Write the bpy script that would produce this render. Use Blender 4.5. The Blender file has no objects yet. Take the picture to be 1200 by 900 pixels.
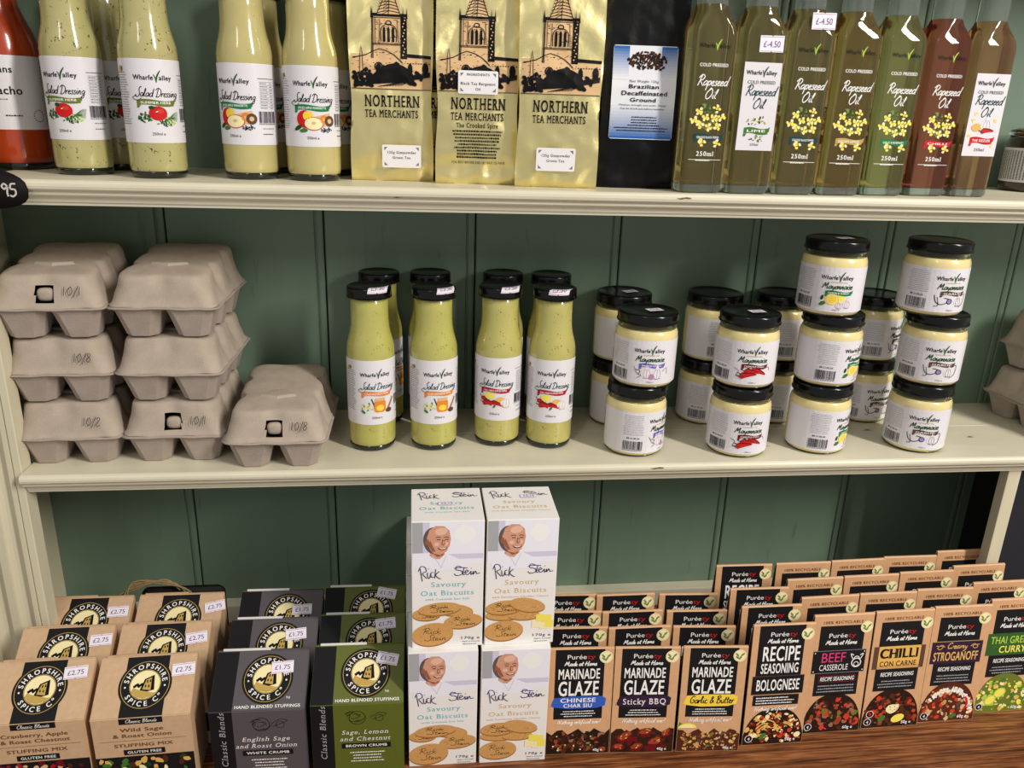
import bpy, bmesh, math, random
from mathutils import Vector, Matrix, noise
from mathutils.geometry import tessellate_polygon

SC = bpy.context.scene
COL = SC.collection
PI = math.pi

# ------------------------------------------------------------------ camera
cam_d = bpy.data.cameras.new('camera'); cam = bpy.data.objects.new('camera', cam_d); COL.objects.link(cam)
cam_d.sensor_width = 36.0; cam_d.lens = 941.16 / 1200 * 36; cam_d.clip_start = .01
R_ = Vector((0.9928, -0.1154, 0.0322)).normalized(); F_ = Vector((0.1196, 0.9390, -0.3224)).normalized()
U_ = R_.cross(F_).normalized(); R_ = F_.cross(U_).normalized()
cam.matrix_world = Matrix(((R_.x, U_.x, -F_.x, 0), (R_.y, U_.y, -F_.y, -.85), (R_.z, U_.z, -F_.z, .395), (0, 0, 0, 1)))
SC.camera = cam

# ------------------------------------------------------------------ light
SC.view_settings.view_transform = 'Standard'
try: SC.view_settings.look = 'None'
except Exception: pass
SC.view_settings.gamma = 1; SC.view_settings.use_curve_mapping = False
SC.view_settings.exposure = -0.02
W = bpy.data.worlds.new('world'); SC.world = W; W.use_nodes = True
W.node_tree.nodes['Background'].inputs[0].default_value = (1.0, .985, .965, 1)
W.node_tree.nodes['Background'].inputs[1].default_value = .46
def area(name, loc, target, sx, sy, power, col):
    l = bpy.data.lights.new(name, 'AREA'); l.shape = 'RECTANGLE'; l.size = sx; l.size_y = sy; l.energy = power; l.color = col
    o = bpy.data.objects.new(name, l); COL.objects.link(o); o.location = loc
    o.rotation_euler = (Vector(target) - Vector(loc)).to_track_quat('-Z', 'Y').to_euler(); return o
# two ceiling fittings of the shop, in front of and above the shelves
area('ceiling_light', (2.05, -1.95, 1.85), (.35, .1, -.05), .24, 1.5, 100, (1, .955, .89))
area('ceiling_light', (-.85, -2.0, 2.10), (0, .1, 0), .24, 1.5, 9, (1, .955, .89))

# ------------------------------------------------------------------ materials
MATS = {}
def mat(key, col, rough=.55, metal=0, var=0, vscale=40, bump=0, bscale=200, coat=0, trans=0, ior=1.45, spec=.5, aniso=None):
    if key in MATS: return MATS[key]
    m = bpy.data.materials.new(key); m.use_nodes = True; nt = m.node_tree; b = nt.nodes['Principled BSDF']
    c = (*col, 1); I = b.inputs
    I['Base Color'].default_value = c; I['Roughness'].default_value = rough; I['Metallic'].default_value = metal
    I['Coat Weight'].default_value = coat; I['Coat Roughness'].default_value = .04
    I['Transmission Weight'].default_value = trans; I['IOR'].default_value = ior; I['Specular IOR Level'].default_value = spec
    if var or bump:
        tc = nt.nodes.new('ShaderNodeTexCoord'); mp = nt.nodes.new('ShaderNodeMapping'); nt.links.new(tc.outputs['Object'], mp.inputs[0])
        if aniso: mp.inputs['Scale'].default_value = aniso
    if var:
        n = nt.nodes.new('ShaderNodeTexNoise'); n.inputs['Scale'].default_value = vscale; n.inputs['Detail'].default_value = 5
        nt.links.new(mp.outputs[0], n.inputs['Vector'])
        r = nt.nodes.new('ShaderNodeValToRGB'); e = r.color_ramp.elements
        e[0].position = .3; e[1].position = .7
        e[0].color = tuple(max(0, x * (1 - var)) for x in col) + (1,); e[1].color = tuple(min(1, x * (1 + var)) for x in col) + (1,)
        nt.links.new(n.outputs['Fac'], r.inputs[0]); nt.links.new(r.outputs[0], I['Base Color'])
    if bump:
        n = nt.nodes.new('ShaderNodeTexNoise'); n.inputs['Scale'].default_value = bscale; n.inputs['Detail'].default_value = 4
        nt.links.new(mp.outputs[0], n.inputs['Vector'])
        bp = nt.nodes.new('ShaderNodeBump'); bp.inputs['Strength'].default_value = bump; bp.inputs['Distance'].default_value = .002
        nt.links.new(n.outputs['Fac'], bp.inputs['Height']); nt.links.new(bp.outputs[0], I['Normal'])
    MATS[key] = m; return m
def N(m): return m.node_tree.nodes
def lin(r, g, b):
    f = lambda v: (v / 255 / 12.92) if v <= 10 else ((v / 255 + .055) / 1.055) ** 2.4
    return (f(r), f(g), f(b))
# print inks and plain stocks
for k, c in {'ink_black': (14, 13, 14), 'ink_white': (238, 236, 232), 'ink_grey': (120, 120, 122), 'ink_midgrey': (165, 165, 168),
             'ink_leaf': (66, 116, 48), 'ink_darkleaf': (28, 70, 26), 'ink_olive': (104, 116, 40), 'ink_emerald': (24, 118, 66),
             'ink_orange': (222, 130, 48), 'ink_red': (196, 30, 32), 'ink_crimson': (168, 24, 40), 'ink_teal': (22, 62, 70),
             'ink_purple': (104, 94, 176), 'ink_brown': (92, 66, 52), 'ink_maroon': (110, 16, 26), 'ink_violet': (150, 130, 190),
             'ink_yellow': (240, 205, 70), 'ink_lemon': (238, 222, 96), 'ink_cream': (242, 228, 176), 'ink_gold': (190, 158, 84),
             'ink_blue': (52, 92, 186), 'ink_aubergine': (52, 30, 56), 'ink_pink': (220, 60, 120), 'ink_tan': (214, 178, 132),
             'ink_darkbrown': (52, 30, 18), 'ink_choc': (40, 24, 16), 'ink_navy': (44, 38, 90), 'ink_aqua': (104, 182, 192),
             'ink_straw': (210, 176, 120), 'ink_skin': (206, 150, 122), 'ink_skin_dark': (150, 92, 70), 'ink_hair': (96, 84, 82),
             'ink_biscuit': (202, 152, 92), 'ink_biscuit_dark': (160, 108, 56), 'ink_jacket': (232, 230, 238), 'ink_lilac': (206, 200, 220),
             'ink_sauce': (112, 36, 20), 'ink_meat': (82, 40, 26), 'ink_tomato': (204, 62, 40), 'ink_pasta': (222, 176, 92),
             'ink_lime': (170, 200, 74), 'ink_garlic': (226, 220, 222), 'ink_mauve': (176, 130, 160), 'ink_thai': (52, 92, 40),
             'ink_kraft_text': (120, 74, 44), 'ink_skyblue': (60, 130, 190), 'ink_paleblue': (160, 200, 228), 'ink_sage': (196, 206, 170), 'ink_glaze': (150, 66, 36), 'ink_onion': (150, 104, 84), 'ink_skin_light': (226, 180, 154), 'ink_moss': (120, 138, 84)}.items():
    mat(k, lin(*c), .5, spec=.18)
mat('paper_white', lin(232, 228, 230), .45)
mat('paper_gloss', lin(221, 217, 221), .3)
mat('sticker_white', lin(236, 228, 238), .5)
mat('ink_sticker', lin(92, 60, 120), .6)
mat('kraft', lin(200, 166, 130), .6, var=.06, vscale=160, bump=.08, bscale=900)
mat('kraft_orange', lin(206, 160, 118), .5, var=.05, vscale=140)
mat('card_black', lin(26, 25, 27), .5, spec=.18)
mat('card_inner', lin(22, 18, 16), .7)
mat('card_grey', lin(84, 78, 82), .45, var=.03, vscale=300)
mat('card_green', lin(92, 100, 34), .45, var=.03, vscale=300)
mat('card_white', lin(234, 230, 226), .4)
mat('card_side_teal', lin(130, 170, 165), .45)
mat('card_side_straw', lin(190, 150, 80), .45)
mat('cap_black', lin(9, 9, 10), .2, spec=.4)
mat('glass_base', lin(22, 26, 16), .08, coat=.6)
mat('tag_black', lin(16, 12, 12), .6, spec=.15)
mat('chalk', lin(196, 188, 180), .9)
mat('foil_gold', lin(236, 222, 160), .34, metal=.9, bump=.45, bscale=45)
mat('bag_black', lin(9, 9, 11), .42, bump=.3, bscale=70, spec=.22)
mat('pulp', lin(174, 160, 144), .95, var=.08, vscale=60, bump=.35, bscale=800, spec=.2)
mat('pulp_low', lin(166, 152, 140), .95, var=.08, vscale=50, bump=.35, bscale=800, spec=.2)
mat('pencil', lin(46, 42, 48), .8)
mat('mayo', lin(226, 209, 146), .25, coat=.7, var=.03, vscale=70)
mat('jar_glass', (.92, .95, .88), .02, trans=1, ior=1.25)
mat('clear_glass', (.70, .76, .70), .03, trans=.9, ior=1.38)
mat('gazpacho', lin(176, 62, 22), .2, coat=.8, var=.06, vscale=60)
mat('brown_sauce', lin(58, 36, 28), .2, coat=.8, var=.1, vscale=60)
mat('copper_glint', lin(190, 120, 60), .3, metal=.8)
mat('twine', lin(150, 124, 84), .9, var=.15, vscale=300, bump=.5, bscale=900)
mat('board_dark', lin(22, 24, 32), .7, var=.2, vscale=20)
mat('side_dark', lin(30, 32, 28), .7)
for k, c in {'oil_olive': (208, 188, 126), 'oil_gold': (212, 182, 112), 'oil_green': (202, 192, 126), 'oil_red': (206, 122, 96), 'oil_amber': (216, 166, 120)}.items():
    mat(k, lin(*c), .02, trans=.93, ior=1.38)

def sauce(key, col, fleck, density):
    m = mat(key, col, .16, coat=.9); nt = m.node_tree; b = nt.nodes['Principled BSDF']
    tc = nt.nodes.new('ShaderNodeTexCoord'); mp = nt.nodes.new('ShaderNodeMapping'); mp.inputs['Scale'].default_value = (1, 1, .8)
    nt.links.new(tc.outputs['Object'], mp.inputs[0])
    v = nt.nodes.new('ShaderNodeTexVoronoi'); v.inputs['Scale'].default_value = 230; wn = nt.nodes.new('ShaderNodeTexNoise'); wn.inputs['Scale'].default_value = 260; nt.links.new(mp.outputs[0], wn.inputs['Vector']); wm = nt.nodes.new('ShaderNodeMix'); wm.data_type = 'RGBA'; wm.blend_type = 'LINEAR_LIGHT'; wm.inputs[0].default_value = .006; nt.links.new(mp.outputs[0], wm.inputs[6]); nt.links.new(wn.outputs['Color'], wm.inputs[7]); nt.links.new(wm.outputs[2], v.inputs['Vector'])
    ns = nt.nodes.new('ShaderNodeTexNoise'); ns.inputs['Scale'].default_value = 420; nt.links.new(mp.outputs[0], ns.inputs['Vector'])
    ad = nt.nodes.new('ShaderNodeMath'); ad.operation = 'MULTIPLY_ADD'; ad.inputs[1].default_value = .45
    nt.links.new(ns.outputs['Fac'], ad.inputs[0]); nt.links.new(v.outputs['Distance'], ad.inputs[2])
    sep = nt.nodes.new('ShaderNodeSeparateColor'); nt.links.new(v.outputs['Color'], sep.inputs[0])
    th = nt.nodes.new('ShaderNodeMath'); th.operation = 'MULTIPLY'; th.inputs[1].default_value = density; nt.links.new(sep.outputs[0], th.inputs[0])
    lt = nt.nodes.new('ShaderNodeMath'); lt.operation = 'LESS_THAN'; nt.links.new(ad.outputs[0], lt.inputs[0]); nt.links.new(th.outputs[0], lt.inputs[1])
    n2 = nt.nodes.new('ShaderNodeTexNoise'); n2.inputs['Scale'].default_value = 45; nt.links.new(mp.outputs[0], n2.inputs['Vector'])
    r = nt.nodes.new('ShaderNodeValToRGB'); r.color_ramp.elements[0].color = tuple(x * .85 for x in col) + (1,); r.color_ramp.elements[1].color = tuple(min(1, x * 1.15) for x in col) + (1,)
    nt.links.new(n2.outputs['Fac'], r.inputs[0])
    mx = nt.nodes.new('ShaderNodeMix'); mx.data_type = 'RGBA'; nt.links.new(lt.outputs[0], mx.inputs[0]); nt.links.new(r.outputs[0], mx.inputs[6]); mx.inputs[7].default_value = (*fleck, 1)
    nt.links.new(mx.outputs[2], b.inputs['Base Color'])
sauce('dressing_herb', lin(176, 168, 112), lin(90, 86, 46), .58)
sauce('dressing_apple', lin(186, 174, 114), lin(150, 136, 66), .36)
sauce('dressing_honey', lin(178, 173, 90), lin(142, 132, 60), .52)
sauce('dressing_chilli', lin(181, 173, 97), lin(132, 96, 48), .5)

def paint(key, col, chip, thr, aniso):
    m = mat(key, col, .42); nt = m.node_tree; b = nt.nodes['Principled BSDF']
    tc = nt.nodes.new('ShaderNodeTexCoord'); mp = nt.nodes.new('ShaderNodeMapping'); mp.inputs['Scale'].default_value = aniso
    nt.links.new(tc.outputs['Object'], mp.inputs[0])
    n = nt.nodes.new('ShaderNodeTexNoise'); n.inputs['Scale'].default_value = 55; n.inputs['Detail'].default_value = 6; nt.links.new(mp.outputs[0], n.inputs['Vector'])
    r = nt.nodes.new('ShaderNodeValToRGB'); e = r.color_ramp.elements; e[0].position = thr; e[1].position = thr + .02
    e[0].color = (0, 0, 0, 1); e[1].color = (1, 1, 1, 1); nt.links.new(n.outputs['Fac'], r.inputs[0])
    n2 = nt.nodes.new('ShaderNodeTexNoise'); n2.inputs['Scale'].default_value = 9; n2.inputs['Detail'].default_value = 6; nt.links.new(mp.outputs[0], n2.inputs['Vector'])
    r2 = nt.nodes.new('ShaderNodeValToRGB'); f = r2.color_ramp.elements; f[0].position = .3; f[1].position = .7
    f[0].color = tuple(x * .88 for x in col) + (1,); f[1].color = tuple(min(1, x * 1.06) for x in col) + (1,)
    nt.links.new(n2.outputs['Fac'], r2.inputs[0])
    mx = nt.nodes.new('ShaderNodeMix'); mx.data_type = 'RGBA'; nt.links.new(r.outputs[0], mx.inputs[0]); mx.inputs[7].default_value = (*chip, 1)
    nt.links.new(r2.outputs[0], mx.inputs[6]); nt.links.new(mx.outputs[2], b.inputs['Base Color'])
    bp = nt.nodes.new('ShaderNodeBump'); bp.inputs['Strength'].default_value = .25; bp.inputs['Distance'].default_value = .002
    nt.links.new(n.outputs['Fac'], bp.inputs['Height']); nt.links.new(bp.outputs[0], b.inputs['Normal'])
paint('paint_cream', lin(216, 209, 184), lin(96, 80, 56), .705, (.35, 1.2, 1.2))
paint('paint_stile', lin(206, 198, 170), lin(60, 54, 46), .74, (1.6, 1.6, .25))
paint('paint_green', lin(112, 134, 114), lin(100, 122, 104), .66, (1, 1, .12))

def wood():
    m = mat('counter_wood', lin(120, 66, 28), .38); nt = m.node_tree; b = nt.nodes['Principled BSDF']
    tc = nt.nodes.new('ShaderNodeTexCoord'); mp = nt.nodes.new('ShaderNodeMapping'); mp.inputs['Scale'].default_value = (1.8, 36, 36)
    nt.links.new(tc.outputs['Object'], mp.inputs[0])
    n = nt.nodes.new('ShaderNodeTexNoise'); n.inputs['Scale'].default_value = 7; n.inputs['Detail'].default_value = 8; n.inputs['Distortion'].default_value = .6
    nt.links.new(mp.outputs[0], n.inputs['Vector'])
    w = nt.nodes.new('ShaderNodeTexNoise'); w.inputs['Scale'].default_value = 34; w.inputs['Detail'].default_value = 4; nt.links.new(mp.outputs[0], w.inputs['Vector'])
    ad = nt.nodes.new('ShaderNodeMath'); ad.operation = 'MULTIPLY_ADD'; ad.inputs[1].default_value = .35
    nt.links.new(w.outputs['Fac'], ad.inputs[0]); nt.links.new(n.outputs['Fac'], ad.inputs[2])
    r = nt.nodes.new('ShaderNodeValToRGB'); e = r.color_ramp.elements; e[0].position = .48; e[1].position = .86
    e[0].color = (*lin(58, 28, 14), 1); e[1].color = (*lin(160, 104, 60), 1); x = e.new(.66); x.color = (*lin(110, 62, 32), 1)
    nt.links.new(ad.outputs[0], r.inputs[0]); nt.links.new(r.outputs[0], b.inputs['Base Color'])
    bp = nt.nodes.new('ShaderNodeBump'); bp.inputs['Strength'].default_value = .2; bp.inputs['Distance'].default_value = .002
    nt.links.new(ad.outputs[0], bp.inputs['Height']); nt.links.new(bp.outputs[0], b.inputs['Normal'])
wood()

# ------------------------------------------------------------------ mesh builder
class MB:
    def __init__(s): s.v = []; s.f = []; s.m = []; s.sm = []
    def add(s, vs, fs, m, smooth=False):
        o = len(s.v); s.v += [tuple(v) for v in vs]
        for f in fs: s.f.append(tuple(i + o for i in f)); s.m.append(m); s.sm.append(smooth)
    def box(s, x0, x1, y0, y1, z0, z1, m, bev=0):
        if bev:
            bm = bmesh.new(); bmesh.ops.create_cube(bm, size=1)
            for v in bm.verts: v.co = (x0 + (v.co.x + .5) * (x1 - x0), y0 + (v.co.y + .5) * (y1 - y0), z0 + (v.co.z + .5) * (z1 - z0))
            bmesh.ops.bevel(bm, geom=bm.edges[:], offset=bev, segments=2, affect='EDGES', profile=.6)
            bm.verts.index_update()
            s.add([v.co[:] for v in bm.verts], [[v.index for v in f.verts] for f in bm.faces], m); bm.free(); return
        s.add([(x0, y0, z0), (x1, y0, z0), (x1, y1, z0), (x0, y1, z0), (x0, y0, z1), (x1, y0, z1), (x1, y1, z1), (x0, y1, z1)],
              [(0, 3, 2, 1), (4, 5, 6, 7), (0, 1, 5, 4), (1, 2, 6, 5), (2, 3, 7, 6), (3, 0, 4, 7)], m)
    def lathe(s, prof, m, n=48, smooth=True):
        vs = []; fs = []
        for r, z in prof:
            for k in range(n):
                a = 2 * PI * k / n; vs.append((r * math.sin(a), -r * math.cos(a), z))
        for i in range(len(prof) - 1):
            for k in range(n):
                k2 = (k + 1) % n; fs.append((i * n + k, i * n + k2, (i + 1) * n + k2, (i + 1) * n + k))
        fs.append(tuple(range(n))[::-1]); L = (len(prof) - 1) * n; fs.append(tuple(range(L, L + n)))
        s.add(vs, fs, m, smooth)
    def loft(s, rings, m, smooth=True, cap0=True, cap1=True):
        n = len(rings[0]); vs = [p for r in rings for p in r]; fs = []
        for i in range(len(rings) - 1):
            for k in range(n):
                k2 = (k + 1) % n; fs.append((i * n + k, i * n + k2, (i + 1) * n + k2, (i + 1) * n + k))
        if cap0: fs.append(tuple(range(n))[::-1])
        if cap1: fs.append(tuple(range((len(rings) - 1) * n, len(rings) * n)))
        s.add(vs, fs, m, smooth)
    def extrude_x(s, prof, x0, x1, m, smooth=False):          # prof: closed list of (y, z)
        n = len(prof); vs = [(x0, y, z) for y, z in prof] + [(x1, y, z) for y, z in prof]
        fs = [(k, (k + 1) % n, (k + 1) % n + n, k + n) for k in range(n)] + [tuple(range(n))[::-1], tuple(range(n, 2 * n))]
        s.add(vs, fs, m, smooth)
    def extrude_z(s, prof, z0, z1, m):                         # prof: closed list of (x, y)
        n = len(prof); vs = [(x, y, z0) for x, y in prof] + [(x, y, z1) for x, y in prof]
        fs = [(k, (k + 1) % n, (k + 1) % n + n, k + n) for k in range(n)] + [tuple(range(n))[::-1], tuple(range(n, 2 * n))]
        s.add(vs, fs, m)
    def tube(s, pts, r, m, n=8):
        rings = []
        for i, p in enumerate(pts):
            p = Vector(p); t = (Vector(pts[min(i + 1, len(pts) - 1)]) - Vector(pts[max(i - 1, 0)])).normalized()
            a = t.cross(Vector((0, 0, 1))); a = a.normalized() if a.length > 1e-4 else Vector((1, 0, 0)); b = t.cross(a)
            rr = r[i] if isinstance(r, (list, tuple)) else r
            rings.append([p + a * (rr * math.cos(2 * PI * k / n)) + b * (rr * math.sin(2 * PI * k / n)) for k in range(n)])
        s.loft(rings, m)
    def mesh(s, name, fix=True):
        me = bpy.data.meshes.new(name); me.from_pydata(s.v, [], s.f)
        keys = []
        for k in s.m:
            if k not in keys: keys.append(k)
        for k in keys: me.materials.append(MATS[k])
        me.polygons.foreach_set('material_index', [keys.index(k) for k in s.m]); me.polygons.foreach_set('use_smooth', s.sm)
        if fix:
            bm = bmesh.new(); bm.from_mesh(me); bmesh.ops.recalc_face_normals(bm, faces=bm.faces[:]); bm.to_mesh(me); bm.free()
        me.update(); return me
def sharp(me, deg=40):
    bm = bmesh.new(); bm.from_mesh(me)
    for e in bm.edges:
        if len(e.link_faces) == 2 and e.calc_face_angle(0) > math.radians(deg): e.smooth = False
    bm.to_mesh(me); bm.free(); return me

def link(name, data, parent=None, loc=None, rot=None, label=None):
    o = bpy.data.objects.new(name, data); COL.objects.link(o)
    if parent: o.parent = parent
    if loc: o.location = loc
    if rot: o.rotation_euler = rot
    if label: o['label'] = label
    return o
def P(name, mesh, label=None, subs=(), loc=None, rot=None): return dict(name=name, mesh=mesh, label=label, subs=subs, loc=loc, rot=rot)
def spawn(name, label, cat, group, parts, loc, rz=0, rx=0, ry=0):
    e = bpy.data.objects.new(name, None); COL.objects.link(e); e.empty_display_size = .02
    e.location = loc; e.rotation_euler = (rx, ry, rz); e['label'] = label; e['category'] = cat
    if group: e['group'] = group
    for p in parts:
        o = link(p['name'], p['mesh'], e, p['loc'], p['rot'], p['label'])
        for q in p['subs']: link(q['name'], q['mesh'], o, q['loc'], q['rot'], q['label'])
    return e
def structure(name, mesh, label, cat='structure', parent=None):
    o = link(name, mesh, parent, None, None, label); o['kind'] = 'structure'; o['category'] = cat; return o

# ------------------------------------------------------------------ lettering: outlines of the built-in font, and a pen-stroke hand
CH = "ABCDEFGHIJKLMNOPQRSTUVWXYZabcdefghijklmnopqrstuvwxyz0123456789&%£é-.,!/()'™º+:®"
GL = {}
def load_glyphs():
    objs = []
    bar = {}
    for st, off in (('r', 0),):
        for c in CH + ' ':
            for suf in ('', '|'):
                if c == ' ' and not suf: continue
                cu = bpy.data.curves.new('g', 'FONT'); cu.body = c + suf; cu.resolution_u = 3; cu.offset = off; cu.fill_mode = 'FRONT'
                o = bpy.data.objects.new('g', cu); COL.objects.link(o); objs.append((st, c, suf, o))
        cu = bpy.data.curves.new('g', 'FONT'); cu.body = '|'; cu.offset = off; o = bpy.data.objects.new('g', cu); COL.objects.link(o); objs.append((st, '|', '', o))
    dg = bpy.context.evaluated_depsgraph_get(); res = {}
    for st, c, suf, o in objs:
        me = o.evaluated_get(dg).to_mesh()
        res[(st, c, suf)] = ([(v.co.x, v.co.y) for v in me.vertices], [tuple(p.vertices) for p in me.polygons])
        o.evaluated_get(dg).to_mesh_clear()
    for st, c, suf, o in objs:
        cu = o.data; bpy.data.objects.remove(o); bpy.data.curves.remove(cu)
    for st in 'r':
        b = max(x for x, y in res[(st, '|', '')][0])
        for c in CH + ' ':
            adv = max(x for x, y in res[(st, c, '|')][0]) - b
            GL[(st, c)] = (adv, *(res[(st, c, '')] if c != ' ' else ([], [])))
    for c in CH + ' ':
        adv, vs, fs = GL[('r', c)]; cnt = {}
        for f in fs:
            for i in range(len(f)):
                e = tuple(sorted((f[i], f[(i + 1) % len(f)]))); cnt[e] = cnt.get(e, 0) + 1
        add = []                                     # slab serifs: short horizontal stem ends get a foot
        if c.isalpha():
            for (i, j), k in cnt.items():
                if k == 1 and abs(vs[i][1] - vs[j][1]) < .004 and .04 < abs(vs[i][0] - vs[j][0]) < .2:
                    y = vs[i][1]; a, b = sorted((vs[i][0], vs[j][0]))
                    if c in 'MWNVvwAKXYkxy' and a > .16 and b < adv - .16: continue
                    if abs(y) < .03: add.append((a - .075, b + .075, y, y + .045))
                    elif y > .4 and c not in 't': add.append((a - .07, b + .07, y - .045, y))
        sv = []; sf = []
        for a, b, y0, y1 in add:
            o = len(sv); sv += [(a, y0), (b, y0), (b, y1), (a, y1)]; sf.append((o, o + 1, o + 2, o + 3))
        strike = ((0, -.011), (.036, -.011), (0, .011), (.036, .011))
        R4 = [([(a + dx, b + dy) for a, b in vs], fs) for dx, dy in strike]
        S4 = [([(a + dx, b + dy) for a, b in sv], sf) for dx, dy in (strike[0], strike[3])]
        GL[('r', c)] = (adv, [(vs, fs)]); GL[('b', c)] = (adv + .034, R4); GL[('s', c)] = (adv + .08, [(vs, fs), (sv, sf)]); GL[('S', c)] = (adv + .11, R4 + S4)
load_glyphs()

HAND = {  # pen strokes, x-height 1
 'a': (1.0, [[(.85, .85), (.45, 1.0), (.08, .5), (.35, .02), (.75, .45), (.88, .95), (.82, .2), (1.0, .05)]]),
 'b': (.85, [[(.1, 2.0), (.1, .2), (.4, 0), (.75, .4), (.55, .9), (.12, .6)]]),
 'c': (.75, [[(.7, .85), (.4, 1.0), (.08, .5), (.35, 0), (.75, .2)]]),
 'd': (1.0, [[(.8, .8), (.45, 1), (.08, .5), (.35, .02), (.75, .45), (.95, 2.1), (.85, .2), (1.0, .05)]]),
 'e': (.75, [[(.08, .45), (.5, .6), (.48, .95), (.18, .85), (.1, .3), (.4, 0), (.75, .22)]]),
 'f': (.6, [[(.7, 1.9), (.45, 2.1), (.3, 1.2), (.2, -.6), (.05, -.8)], [(.05, .95), (.6, 1.0)]]),
 'g': (.95, [[(.8, .85), (.45, 1), (.1, .55), (.35, .1), (.75, .5), (.85, .95), (.75, -.6), (.4, -1), (.12, -.7), (.9, .1)]]),
 'h': (.9, [[(.1, 2.0), (.08, 0)], [(.1, .5), (.45, 1), (.65, .8), (.6, .15), (.9, .1)]]),
 'i': (.5, [[(.1, .3), (.25, .95), (.2, .2), (.5, .1)], [(.3, 1.4), (.36, 1.5)]]),
 'k': (.85, [[(.1, 2.0), (.08, 0)], [(.7, 1.0), (.15, .5), (.8, 0)]]),
 'l': (.5, [[(0, .3), (.35, 1.6), (.28, 2.1), (.14, 1.6), (.15, .25), (.5, .15)]]),
 'm': (1.3, [[(.08, 0), (.12, .95), (.12, .3), (.4, .95), (.52, .8), (.52, .1), (.55, .4), (.8, .95), (.98, .8), (.98, .15), (1.3, .12)]]),
 'n': (.9, [[(.08, 0), (.14, .95), (.12, .3), (.4, .95), (.6, .85), (.6, .15), (.9, .12)]]),
 'o': (.85, [[(.5, .98), (.12, .6), (.3, .02), (.7, .35), (.55, .95), (.85, .9)]]),
 'p': (.85, [[(.15, 1), (.05, -1.0)], [(.13, .7), (.5, 1), (.72, .55), (.45, .05), (.12, .2)]]),
 'r': (.65, [[(.08, 0), (.14, .95), (.14, .4), (.35, .9), (.62, .92)]]),
 's': (.65, [[(.6, .9), (.3, .98), (.15, .75), (.5, .4), (.4, .02), (.02, .12)]]),
 't': (.6, [[(.3, 1.8), (.2, .2), (.55, .08)], [(0, 1.15), (.6, 1.2)]]),
 'u': (.9, [[(.1, .95), (.12, .2), (.4, .02), (.7, .4), (.75, .95), (.7, .15), (.9, .08)]]),
 'v': (.75, [[(.05, .95), (.3, .05), (.7, 1.0)]]),
 'y': (.85, [[(.1, .95), (.2, .3), (.5, .2), (.75, .9), (.55, -.5), (.2, -1), (.05, -.7)]]),
 'z': (.75, [[(.1, .95), (.65, .95), (.1, .05), (.7, .05)]]),
 'S': (1.2, [[(1.35, 2.35), (1.0, 2.5), (.7, 2.0), (.85, 1.3), (1.0, .6), (.6, -.05), (.0, .1), (-.25, .5)]]),
 'D': (1.55, [[(.5, 2.1), (.35, 0)], [(-.1, 1.7), (.4, 2.25), (1.3, 1.7), (1.35, .6), (.7, -.05), (.1, .1)]]),
 'M': (1.7, [[(-.1, .1), (.35, 2.0), (.55, .6), (1.15, 2.05), (1.2, .8), (1.35, .05), (1.7, .2)]]),
 'R': (1.35, [[(.45, 2.1), (.2, -.1)], [(-.1, 1.6), (.5, 2.3), (1.15, 1.9), (.9, 1.2), (.4, 1.05), (.8, .6), (1.4, -.1)]]),
 'O': (1.5, [[(.9, 2.2), (.25, 1.5), (.2, .5), (.7, -.05), (1.3, .8), (1.2, 1.8), (.75, 2.3), (.5, 2.0)]]),
 'H': (1.5, [[(.35, 2.0), (.15, 0)], [(1.25, 2.1), (1.05, 0), (1.4, .1)], [(-.1, .9), (1.3, 1.1)]]),
 'N': (1.5, [[(.0, 0), (.3, 2.0), (.9, .05), (1.25, 2.1)]]),
 'C': (1.3, [[(1.2, 1.8), (.8, 2.15), (.2, 1.2), (.45, .1), (1.2, .3)]]),
 'B': (1.25, [[(.35, 2.0), (.2, 0)], [(.0, 1.7), (.6, 2.2), (1.0, 1.7), (.4, 1.15), (1.05, .8), (.8, .05), (.2, .05)]]),
 'G': (1.35, [[(1.2, 1.8), (.8, 2.15), (.2, 1.2), (.45, .1), (1.05, .3), (1.1, 1.0), (.7, 1.0)]]),
 '&': (1.2, [[(1.1, .1), (.4, 1.4), (.6, 1.9), (.8, 1.5), (.2, .6), (.4, 0), (1.1, .8)]]),
 '!': (.4, [[(.3, 2.0), (.15, .6)], [(.1, .1), (.15, .15)]]),
 '9': (.9, [[(.75, 1.6), (.4, 2.0), (.1, 1.6), (.35, 1.15), (.75, 1.5), (.65, .6), (.72, 0)]]),
 '5': (.9, [[(.85, 2.0), (.3, 1.95), (.2, 1.2), (.7, 1.1), (.75, .4), (.35, 0), (.05, .2)]]),
 '1': (.55, [[(.2, 2.0), (.15, 0)]]), '0': (.9, [[(.5, 2.0), (.1, 1.1), (.35, 0), (.75, .9), (.5, 2.0)]]),
 '/': (.6, [[(.6, 2.2), (.0, -.5)]]), '8': (.9, [[(.7, 1.7), (.4, 2.0), (.15, 1.6), (.65, .7), (.4, 0), (.1, .5), (.75, 1.6)]]),
 '2': (.9, [[(.1, 1.6), (.45, 2.0), (.7, 1.5), (.1, .1), (.8, .05)]]), ' ': (.6, []),
}
def smooth_path(p, k=4):
    if len(p) < 3: return [Vector(q) for q in p]
    q = [Vector(a) for a in p]; out = []
    for i in range(len(q) - 1):
        a = q[max(i - 1, 0)]; b = q[i]; c = q[i + 1]; d = q[min(i + 2, len(q) - 1)]
        for j in range(k):
            t = j / k; out.append(.5 * ((2 * b) + (c - a) * t + (2 * a - 5 * b + 4 * c - d) * t * t + (3 * b - a - 3 * c + d) * t ** 3))
    out.append(q[-1]); return out

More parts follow.
